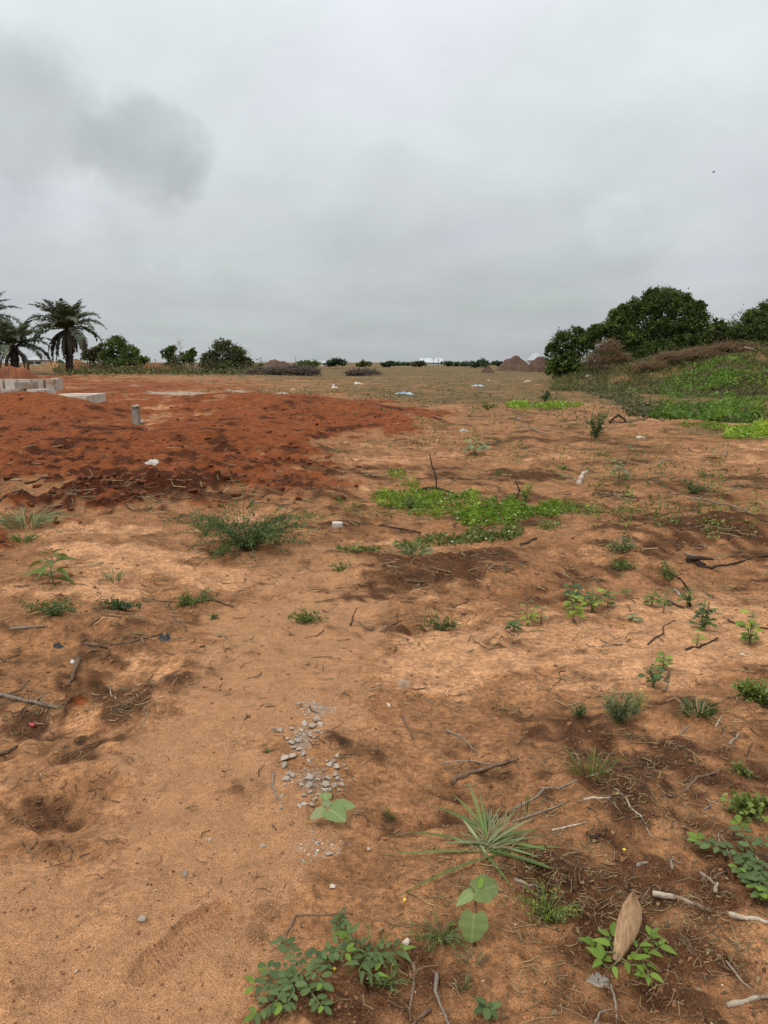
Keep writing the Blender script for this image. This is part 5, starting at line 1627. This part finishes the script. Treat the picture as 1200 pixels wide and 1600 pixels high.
def straw_litter(name, label, n_, vr, dens, lmin, lmax, mat='straw', wd=.0011, ur=(-60, 1260)):
    u = RNG.uniform(ur[0], ur[1], n_); v = vr[0] + (vr[1] - vr[0]) * RNG.random(n_)
    p = Parr(u, v)
    mk = zone_masks(p[:, 0], p[:, 1])
    cl = perlin(p[:, 0] / .35, p[:, 1] / .35, 91) + .5 * perlin(p[:, 0] / .12, p[:, 1] / .12, 92)
    k_ = RNG.random(n_) < dens(mk, u, v) * np.clip(.5 + cl * 1.4, 0, 1.4)
    p = p[k_]; k = len(p)
    a = RNG.uniform(0, 2 * math.pi, k)
    ln = RNG.uniform(lmin, lmax, k) * RNG.uniform(.4, 1, k) * np.clip(p[:, 1] / 3.0, .85, 3.0)
    d = np.stack([np.cos(a), np.sin(a), RNG.normal(size=k) * .10], 1)
    bend = np.stack([-np.sin(a), np.cos(a), 0 * a], 1) * RNG.normal(size=(k, 1)) * .18
    w_ = wd * RNG.uniform(.6, 1.7, k) * np.clip(p[:, 1] / 2.6, .8, 4)
    e0 = p - d * ln[:, None] * .5; e1 = p + bend * ln[:, None]; e2 = p + d * ln[:, None] * .5
    for e in (e0, e1, e2):
        hz = height(e[:, 0], e[:, 1]); e[:, 2] = np.maximum(e[:, 2], hz) + RNG.uniform(.001, .006, k)
    sdv = np.stack([-np.sin(a), np.cos(a), 0 * a], 1) * w_[:, None]
    upv = np.array([0, 0, 1.]) * w_[:, None]
    V_ = np.stack([e0 - sdv, e0 + sdv, e0 + upv * 1.4, e1 - sdv, e1 + sdv, e1 + upv * 1.4, e2 - sdv * .6, e2 + sdv * .6, e2 + upv], 1)
    tq = np.array([(0, 3, 5, 2), (1, 2, 5, 4), (3, 6, 8, 5), (4, 5, 8, 7)])
    q_ = (tq[None] + (np.arange(k) * 9)[:, None, None]).reshape(-1, 4)
    mb = MB(); mb.add(V_.reshape(-1, 3), q_)
    mb.C[0] = np.repeat(np.stack([RNG.uniform(.55, 1.35, k), RNG.random(k) ** .8, 0 * ln], 1), 9, 0)
    return tag(mb.obj(name, M[mat]), label, 'litter', kind='stuff')


def near_d(m_, u, v):
    corner = np.exp(-(((u - 980) / 330) ** 2 + ((v - 1330) / 210) ** 2) ** 1.5)
    return np.clip(.85 * corner + .10 + .25 * m_['loose'], 0, 1) * (1 - .75 * m_['track'])


straw_litter('straw_litter', 'dry straw and stem litter over the trampled soil', 8500, (1100, 1620), near_d, .02, .10)
straw_litter('straw_litter', 'dry straw litter on the soil between the weeds', 9000, (690, 1120), lambda m_, u, v: .12 + .5 * m_['loose'] * (1 - .5 * m_['track']), .03, .13, wd=.0013)
straw_litter('dark_litter', 'dark twig bits and rotten stems strewn over the soil', 9000, (640, 1400), lambda m_, u, v: (.10 + .45 * m_['loose']) * (1 - .6 * m_['track']), .02, .11, 'twig_dark', .0012)

# dead leaves flakes in the corner litter
mb = MB()
n_ = 420
u = 980 + RNG.normal(size=n_) * 170; v = 1370 + RNG.normal(size=n_) * 120
p = Parr(u, np.minimum(v, 1630)); p[:, 2] += RNG.uniform(.002, .008, n_)
ll = RNG.uniform(.006, .022, n_)
mb.leaves(OVATE, p, unit(n_) * [1, 1, .2], unit(n_) * .6 + [0, 0, 1], ll, ll * RNG.uniform(.25, .6, n_), leaf_cols(n_, .5, 1.3))
tag(mb.obj('leaf_litter', M['straw']), 'brown dead leaf flakes in the trampled litter', 'litter', kind='stuff')


# ------------------------------------------------------------------ foundations at the left
def block_mesh(mb, c, size, rz=0.0, bev=.012, jit=.006):
    """cast block with worn edges"""
    bm = bmesh.new()
    bmesh.ops.create_cube(bm, size=1)
    bmesh.ops.scale(bm, vec=size, verts=bm.verts)
    bmesh.ops.bevel(bm, geom=list(bm.edges), offset=bev, segments=2, affect='EDGES')
    bmesh.ops.subdivide_edges(bm, edges=[e for e in bm.edges if e.calc_length() > .15], cuts=3, use_grid_fill=True)
    V_ = np.array([v.co[:] for v in bm.verts])
    V_ += RNG.normal(size=V_.shape) * jit * .5
    tri = bmesh.ops.triangulate(bm, faces=bm.faces)
    T_ = np.array([[v.index for v in f.verts] for f in bm.faces])
    bm.free()
    c_, s_ = math.cos(rz), math.sin(rz)
    R_ = np.array([[c_, -s_, 0], [s_, c_, 0], [0, 0, 1]])
    mb.add(V_ @ R_.T + np.array(c), None, T_)


def block(name, label, u0, u1, vt, vb, y, depth, mat, rz=0.0, cat='concrete block', group=None, dy=0.0, bev=.012):
    """block filling the pixel box u0..u1, vt..vb with its near face at distance y"""
    a = at_depth(u0, vt, y); c_ = at_depth(u1, vb, y)
    sx, sz = c_.x - a.x, a.z - c_.z
    mb = MB()
    ctr = ((a.x + c_.x) / 2, y + depth / 2 + dy, (a.z + c_.z) / 2)
    block_mesh(mb, ctr, (sx, depth, sz), rz, bev)
    return tag(mb.obj(name, M[mat], None, loc=(ctr[0], ctr[1], ctr[2] - sz / 2), smooth=False), label, cat, group)


# low wall of the foundation: cast blocks side by side, each a piece
YW = 26.0
wroot = empty('foundation_wall', at_depth(40, 607, YW), 'low pale concrete foundation wall holding back a red earth heap', 'wall')
wx = [-60, -38, -15, 6, 28, 50, 70, 85.5]
for q in range(len(wx) - 1):
    a = at_depth(wx[q] + .35, 592.5, YW); c_ = at_depth(wx[q + 1] - .35, 612, YW)
    mb = MB(); block_mesh(mb, ((a.x + c_.x) / 2, YW + .12, (a.z + c_.z) / 2), (c_.x - a.x, .24, a.z - c_.z))
    mb.obj('block', M['concrete'], wroot, False, loc=wroot.location)
e_ = at_depth(85, 592.5, YW); f_ = at_depth(85, 612, YW)
for q in range(4):
    mb = MB(); block_mesh(mb, (e_.x + .02 - .12 - .14 * (q + 1), YW + .24 + .02 + .46 * q + .23, (e_.z + f_.z) / 2), (.24, .44, e_.z - f_.z), .28)
    mb.obj('block', M['concrete'], wroot, False, loc=wroot.location)

YB = 23.0
block('concrete_block', 'grey concrete block resting across the gap between two lower blocks', 22, 54, 597.2, 608.0, YB + .2, .3, 'concrete_grey')
block('concrete_block', 'pale concrete block half sunk in red earth under one end of the raised block', 1, 32.5, 608.3, 621, YB, .45, 'concrete')
block('concrete_block', 'pale concrete block under the other end of the raised block beside the slab', 41, 72.5, 608.3, 624, YB, .45, 'concrete')
block('concrete_block', 'small pale block wedged behind the slab corner', 73, 82, 610, 622, YB + .5, .3, 'concrete')
YS = 21.5
sroot = empty('footing_slab', at_depth(100, 634, YS), 'pale concrete footing slab sticking out of the red earth', 'slab')
mb = MB()
a = at_depth(66, 618.5, YS); c_ = at_depth(131, 633, YS)
block_mesh(mb, ((a.x + c_.x) / 2, YS + 1.0, (a.z + c_.z) / 2), (c_.x - a.x, 1.9, a.z - c_.z), .10, .015)
mb.obj('slab', M['concrete'], sroot, False, loc=sroot.location)
for (u0, u1, vb) in ((113, 120, 640), (124, 131, 640)):
    mb = MB(); a = at_depth(u0, 632, YS + .1); c_ = at_depth(u1, vb, YS + .1)
    block_mesh(mb, ((a.x + c_.x) / 2, YS + .25, (a.z + c_.z) / 2), (c_.x - a.x, .25, a.z - c_.z), .1)
    mb.obj('foot', M['concrete_grey'], sroot, False, loc=sroot.location)
pp = P(210, 663)
pr = empty('concrete_stub', pp, 'short upright concrete stub standing alone in the red earth', 'post')
a = at_depth(203.5, 634, pp.y); c_ = at_depth(217, 668, pp.y)
mb = MB(); block_mesh(mb, ((a.x + c_.x) / 2, pp.y + .11, (a.z + c_.z) / 2), (c_.x - a.x, .2, a.z - c_.z), .15, .02, .012)
mb.obj('post', M['concrete_grey'], pr, False, loc=pp)
mb = MB(); a = at_depth(204.2, 633.2, pp.y); c_ = at_depth(216.4, 636.0, pp.y); block_mesh(mb, ((a.x + c_.x) / 2, pp.y + .08, (a.z + c_.z) / 2), (c_.x - a.x, .18, a.z - c_.z), .22, .01, .016)
mb.obj('cap', M['concrete'], pr, False, loc=pp)
st_ = stone(220, 661, 11, 'broken concrete lump leaning at the foot of the upright stub', name='concrete_lump', cat='rubble')
for q, (u, vt) in enumerate([(1, 552), (6, 566), (13, 560), (25, 566), (31, 585), (10, 572)]):
    g = on_ground(at_depth(u, 600, 26.8 + q * .22).x, 26.8 + q * .22)
    tp_ = at_depth(u + rnd(-.6, .6), vt + 6, g.y)
    mb = MB(); mb.tube([np.array(g) - [0, 0, .1], (np.array(g) + np.array(tp_)) / 2 + RNG.normal(size=3) * .012, np.array(tp_)], .009, 6)
    tag(mb.obj('rebar_rod', M['rebar'], None, loc=g), 'thin rusty steel rod standing up from the foundation earth', 'rod', 'steel rods of the foundation')
tp_ = at_depth(31, 588, 25.6)
stick('short white plastic peg standing behind the raised block', [(31, 600), (31, 588)], 1.6, 'twig_pale', 'peg', cat='peg', tops=[0, 1])


# ------------------------------------------------------------------ spoil heaps
def heap(label, u, y, wpx, zpx_top, mat='heap', seed=3, skew=0.0, depth=.8, peaks=None):
    """cone of tipped earth with slumped sides"""
    s = y / F
    w_ = wpx * s * .5
    c0 = on_ground(at_depth(u, 590, y).x, y)
    hz = at_depth(u, zpx_top, y).z - c0.z
    n_ = 46
    ax_ = np.linspace(-1.15, 1.15, n_)
    X_, Y_ = np.meshgrid(ax_, ax_, indexing='ij')
    r_ = np.hypot(X_ - skew * (1 - np.hypot(X_, Y_)), Y_)
    base_n = perlin(X_ * 2.2 + seed, Y_ * 2.2, seed) * .20 + perlin(X_ * 5 + seed, Y_ * 5, seed + 1) * .10 + perlin(X_ * 12, Y_ * 12 + seed, seed + 2) * .05
    Z_ = np.clip(1 - r_ - base_n * (r_ > .05), 0, 1) ** .9
    Z_ = np.where(Z_ > .9, .9 + (Z_ - .9) * .4, Z_)
    gx_ = c0.x + X_ * w_; gy_ = c0.y + Y_ * w_ * depth
    gz_ = height(gx_.ravel(), gy_.ravel()).reshape(X_.shape) - .06 + Z_ * hz * 1.06
    i_ = np.arange(n_ - 1)[:, None] * n_; j_ = np.arange(n_ - 1)[None]
    q_ = np.stack([i_ + j_, i_ + n_ + j_, i_ + n_ + j_ + 1, i_ + j_ + 1], -1).reshape(-1, 4)
    mb = MB(); mb.add(np.stack([gx_, gy_, gz_], -1).reshape(-1, 3), q_)
    return tag(mb.obj('spoil_heap', M[mat], None, loc=c0), label, 'earth heap')


heap('red earth heap filling the space behind the low foundation wall', 15, 29.8, 210, 569, 'heap', 4, .0, .5)
heap('pointed dark brown earth heap on the far edge of the field', 804, 125, 58, 554.5, 'heap_far', 7)
heap('blunt reddish earth heap half hidden by the dark rounded shrub', 846, 118, 60, 556, 'heap_far', 9)
heap('long flat earth heap behind the grey branch heap', 440, 112, 90, 560, 'heap_far', 12, -.3)
heap('small dark earth hump at the far edge of the field', 762, 112, 22, 570, 'heap_far', 15)
heap('reddish earth heap behind the palm and the rounded bush', 168, 108, 80, 566, 'heap', 17)
heap('reddish earth heap behind the sparse shrub', 245, 110, 80, 566, 'heap', 19)
heap('low brown earth heap behind the domed bush', 300, 114, 70, 570, 'heap_far', 21)

# ------------------------------------------------------------------ far trees, houses and poles
FG = 'trees along the horizon'
for (u, y, bl, lb, mt) in [
    (526, 190, [(524, 564, 12, 7), (534, 567, 11, 5), (516, 568, 8, 4)], 'rounded tree on the horizon past the flat earth heap', 'bush_far'),
    (750, 210, [(748, 566, 13, 5), (742, 569, 12, 3.5), (757, 568, 8, 4)], 'wide low tree on the horizon next to the small earth hump', 'bush_far'),
    (655, 230, [(656, 567, 8, 4), (651, 569, 6, 3)], 'dark bush in front of the far pale wall', 'bush_olive'),
    (700, 260, [(698, 568, 9, 3), (708, 569, 8, 2.5)], 'thin bush line past the far pale house', 'bush_far'),
    (608, 240, [(610, 568, 7, 3), (603, 570, 8, 2)], 'small bush before the far pale wall', 'bush_far'),
    (572, 230, [(570, 567, 8, 4), (564, 569, 6, 3)], 'brownish bush between horizon tree and small bush', 'bush_olive'),
    (482, 150, [(480, 567, 14, 4), (470, 570, 10, 3), (492, 570, 10, 3)], 'leafy shrub line behind the flat earth heap', 'bush_mid'),
    (412, 140, [(410, 572, 8, 6), (402, 575, 7, 4)], 'bright green bush beside the domed bush', 'bush_mid'),
    (776, 230, [(778, 568, 10, 3), (788, 569, 8, 3)], 'faint bush line beside the pointed earth heap', 'bush_far'),
    (90, 140, [(90, 568, 10, 6), (80, 571, 8, 4)], 'pale yellow green bush between the two palms', 'weed'),
    (722, 300, [(720, 569, 14, 2.4), (735, 569, 10, 2.4)], 'faint tree line behind the wide low horizon tree', 'bush_far'),
    (628, 320, [(622, 569, 12, 2), (640, 569, 10, 1.6)], 'faint scrub line along the far pale wall', 'bush_far')]:
    tree('horizon_tree', lb, on_ground(at_depth(u, 572, y).x, y), px_blobs(y, [(a_, b_ + d_ * .3, c_ * 1.1, d_ * .75) for (a_, b_, c_, d_) in bl]), .55, 22, .0026 * y, mt, FG, .12, sig=.2)


def box(mb, x0, x1, y0, y1, z0, z1):
    V_ = [(x, y, z) for z in (z0, z1) for y in (y0, y1) for x in (x0, x1)]
    mb.add(V_, [(0, 2, 3, 1), (4, 5, 7, 6), (0, 1, 5, 4), (2, 6, 7, 3), (0, 4, 6, 2), (1, 3, 7, 5)])


def house(label, u0, u1, y, v_eave, v_ridge, wall_mat='render', hip=False, windows=2):
    a = at_depth(u0, v_eave, y); c_ = at_depth(u1, v_eave, y)
    zr = at_depth(u0, v_ridge, y).z
    g = on_ground((a.x + c_.x) / 2, y)
    r_ = empty('far_house', g, label, 'house', 'houses along the horizon')
    ze = a.z; dp = max(4.0, (c_.x - a.x) * .7)
    mb = MB(); box(mb, a.x + .3, c_.x - .3, y, y + dp, g.z - .5, ze); mb.obj('wall', M[wall_mat], r_, False, loc=g)
    mb = MB()
    xm0, xm1 = (a.x + (c_.x - a.x) * (.35 if hip else .0), c_.x - (c_.x - a.x) * (.35 if hip else .0))
    ym = y + dp / 2
    V_ = [(a.x, y - .4, ze), (c_.x, y - .4, ze), (c_.x, y + dp + .4, ze), (a.x, y + dp + .4, ze), (xm0, ym, zr), (xm1, ym, zr)]
    mb.add(V_, [(0, 1, 5, 4), (2, 3, 4, 5), (0, 3, 2, 1)], [(1, 2, 5), (3, 0, 4)])
    mb.obj('roof', M['roof'], r_, False, loc=g)
    for q in range(windows):
        xx = a.x + (c_.x - a.x) * (q + .7) / (windows + .4)
        mb = MB(); box(mb, xx - .5, xx + .5, y - .06, y + .1, g.z + 1.0, min(ze - .3, g.z + 2.1)); wo_ = mb.obj('window', M['dark_glass'], r_, False, loc=g)
        mb = MB(); box(mb, xx - .6, xx + .6, y - .1, y - .02, g.z + .88, g.z + 1.0); mb.obj('sill', M['render'], wo_, False, loc=g)
    return r_


house('far house with a pale sheet roof rising over the pale boundary wall', 656, 692, 350, 566.5, 559.5)
house('small house with a white roof behind the two palms', 40, 67, 150, 562.5, 556.0, hip=True)
house('pale pyramid shaped roof between the two far earth heaps', 826, 850, 260, 563, 551.5, hip=True)
house('low grey roofed shed behind the far leafy shrubs', 486, 512, 300, 567, 564)
wr = empty('boundary_wall', on_ground(at_depth(646, 571, 330).x, 330), 'low pale boundary wall on the horizon', 'wall')
mb = MB(); a = at_depth(632, 565.2, 330); c_ = at_depth(662, 574, 330); box(mb, a.x, c_.x, 330, 330.3, c_.z, a.z); mb.obj('panel', M['render'], wr, False, loc=wr.location)
for q in range(4):
    xx = a.x + (c_.x - a.x) * q / 3
    mb = MB(); box(mb, xx - .2, xx + .2, 329.85, 330.45, c_.z, a.z + .25); mb.obj('pillar', M['render'], wr, False, loc=wr.location)


def pole(label, u, y, vt, arm=True, r_=.11):
    g = on_ground(at_depth(u, 572, y).x, y); tz = at_depth(u, vt, y).z
    rt = empty('utility_pole', g, label, 'pole', 'poles along the horizon')
    mb = MB(); mb.tube([np.array(g) - [0, 0, .3], [g.x, g.y, tz]], [r_, r_ * .7], 7); mb.obj('shaft', M['bark'], rt, loc=g)
    if arm:
        mb = MB(); mb.tube([[g.x - .8, g.y, tz - .5], [g.x + .8, g.y, tz - .5]], r_ * .6, 5); mb.obj('crossarm', M['bark'], rt, loc=g)


pole('dark utility pole right beside the far pale house gable', 677, 280, 558.5)
pole('shorter utility pole a little apart from the far pale house', 684.5, 300, 560.5)
pole('thin utility pole beside the wide low horizon tree', 730, 260, 562, r_=.08)
pole('thin post sticking up behind the flat earth heap', 462, 150, 557, False, .05)
pole('bare steel mast between the two palms', 82, 130, 558, False, .06)
rt = empty('tank_stand', on_ground(at_depth(74.5, 580, 128).x, 128), 'small dark tank on a post frame between the two palms', 'tank')
g = rt.location
mb = MB(); zt = at_depth(74, 552.5, 128).z
for dx in (-.28, .28):
    mb.tube([[g.x + dx, g.y, g.z - .2], [g.x + dx, g.y, zt]], .06, 5)
mb.obj('frame', M['bark'], rt, loc=g)
mb = MB(); mb.tube([[g.x, g.y, zt - .3], [g.x, g.y, zt + .25]], .3, 10); mb.obj('tank', M['black'], rt, loc=g)


# ------------------------------------------------------------------ litter people left behind
def crumple(name, label, u, v, wpx, hpx, mat, seed=1, cat='litter', group=None, dpt=.8):
    """crumpled sheet lying on the soil"""
    p = P(u, v); s = mpp(p)
    w_ = wpx * s; h_ = hpx * s
    n_ = 13
    X_, Y_ = np.meshgrid(np.linspace(-.5, .5, n_), np.linspace(-.5, .5, n_), indexing='ij')
    rr = np.hypot(X_, Y_)
    Z_ = (np.abs(perlin(X_ * 3.1 + seed, Y_ * 3.1, seed)) + .5 * np.abs(perlin(X_ * 7 + seed, Y_ * 7, seed + 3))) * 1.5 * (1 - sst(rr, .25, .62)) + .02
    X2 = X_ * (1 + .5 * perlin(X_ * 2 + seed, Y_ * 2, seed + 5)); Y2 = Y_ * (1 + .5 * perlin(X_ * 2, Y_ * 2 + seed, seed + 6))
    gx_ = p.x + X2 * w_; gy_ = p.y + Y2 * w_ * dpt
    gz_ = height(gx_.ravel(), gy_.ravel()).reshape(X_.shape) - .002 + Z_ * h_ * .55
    i_ = np.arange(n_ - 1)[:, None] * n_; j_ = np.arange(n_ - 1)[None]
    q_ = np.stack([i_ + j_, i_ + n_ + j_, i_ + n_ + j_ + 1, i_ + j_ + 1], -1).reshape(-1, 4)
    V_ = np.stack([gx_, gy_, gz_], -1).reshape(-1, 3)
    nv = len(V_)
    mb = MB(); mb.add(np.vstack([V_, V_ - [0, 0, .003]]), np.vstack([q_, q_[:, ::-1] + nv]))
    return tag(mb.obj(name, M[mat], None, loc=p), label, cat, group)


crumple('plastic_sheet', 'blue and white crumpled plastic sheet lying in the field', 632, 616, 28, 6, 'blue', 2, 'sheet')
crumple('plastic_bag', 'white crumpled bag at the near side of the dark branch heap', 560, 600, 12, 6, 'white', 3, 'bag')
crumple('paper_scrap', 'white torn scrap lying on the red earth', 237, 724, 22, 9, 'white', 4, 'scrap')
crumple('paper_scrap', 'flat cream scrap at the back edge of the red earth', 441, 615, 16, 3, 'white', 5, 'scrap')
crumple('paper_scrap', 'small white scrap beside the flat cream one', 457, 609, 6, 3, 'white', 6, 'scrap')
crumple('paper_scrap', 'white scrap half way between the white bag and the branch heap', 521, 602, 6, 3, 'white', 7, 'scrap')
crumple('paper_scrap', 'pale rubbish cluster below the white bag', 523, 606, 10, 4, 'white', 8, 'scrap')
crumple('paper_scrap', 'white scrap on bare soil near the wilted pale green plant', 725, 674, 13, 6, 'white', 9, 'scrap')
crumple('paper_scrap', 'white flat scrap lying behind the dark shrub of the creeper strip', 870, 609, 9, 3, 'white', 10, 'scrap')
crumple('paper_scrap', 'small white scrap in the grass near the pointed earth heap', 824, 596, 9, 3, 'white', 11, 'scrap')
crumple('paper_scrap', 'tiny round white scrap in the far grass', 763, 595, 5, 3, 'white', 12, 'scrap')
crumple('paper_scrap', 'white scraps caught on the foot of the bank', 918, 589, 9, 6, 'white', 13, 'scrap')
crumple('paper_scrap', 'pale scrap on the soil in front of the creeper strip', 811, 654, 7, 3, 'white', 14, 'scrap')
crumple('paper_scrap', 'white scrap on the soil below the green bank', 1024, 637, 6, 4, 'white', 15, 'scrap')
crumple('paper_scrap', 'cream torn leaf like scrap below the crooked branch', 1000, 685, 14, 7, 'flower_y' if False else 'stone_pale', 16, 'scrap')
crumple('plastic_sheet', 'dull blue sheet in the grass of the far field', 747, 603, 20, 3, 'blue', 17, 'sheet')
crumple('black_scrap', 'black crumpled rubber scrap on the rim of the dark hollow', 257, 997, 18, 10, 'black', 18, 'scrap')
crumple('black_scrap', 'small round black lump above the dark hollow', 90, 1010, 14, 10, 'black', 19, 'scrap')
crumple('black_scrap', 'tiny black scrap in the far field', 702, 611, 8, 4, 'black', 20, 'scrap')
crumple('paper_scrap', 'small white shell like flake beside the stubby brown stick', 113, 1034, 8, 6, 'white', 21, 'scrap')
crumple('grey_rag', 'faded grey rag under the bright fresh plant', 935, 1535, 34, 12, 'concrete_grey', 22, 'rag')
block('white_block', 'flat white block lying on the sandy track below the red earth', 519, 534, 817, 825.5, P(527, 826).y, .07, 'white', .2, 'block', bev=.004)
p = P(50, 1134)
mb = MB()
th_ = np.linspace(0, 2 * math.pi, 15)[:-1]
ring = np.stack([np.cos(th_) * .014, np.sin(th_) * .010, 0 * th_], 1)
for z_, r_ in ((0, 1.0), (.008, 1.0), (.010, .85)):
    mb.V.append(ring * [r_, r_, 1] + np.array(p) + [0, 0, z_])
mb.n = 42; mb.C.append(np.tile([1, .4, 0], (42, 1)))
mb.Fq.append(np.array([(k * 14 + i_, k * 14 + (i_ + 1) % 14, (k + 1) * 14 + (i_ + 1) % 14, (k + 1) * 14 + i_) for k in range(2) for i_ in range(14)]))
mb.Ft.append(np.array([(28, 28 + i_, 29 + i_) for i_ in range(1, 13)]))
tag(mb.obj('bottle_cap', M['red_plastic'], None, loc=p), 'small red plastic cap on the soil below the straight grey branch', 'cap')

# bird far up
bp_ = at_depth(1115, 269, 60)
br = empty('bird', bp_, 'tiny dark bird flying in the grey sky', 'bird')
mb = MB(); mb.tube([np.array(bp_) + [-.11, 0, -.02], np.array(bp_) + [-.05, 0, 0], np.array(bp_) + [.03, 0, .01], np.array(bp_) + [.09, 0, .02], np.array(bp_) + [.12, 0, .02]], [.008, .03, .035, .022, .004], 8)
mb.obj('body', M['bird'], br, loc=bp_)
for sg in (-1, 1):
    mb = MB(); q0 = np.array(bp_)
    mb.add([q0 + [-.04, 0, .01], q0 + [.05, 0, .01], q0 + [.03, sg * .14, .07], q0 + [-.04, sg * .13, .06], q0 + [-.07, sg * .27, .03]], [(0, 1, 2, 3)], [(3, 2, 4)])
    mb.obj('wing', M['bird'], br, loc=bp_)
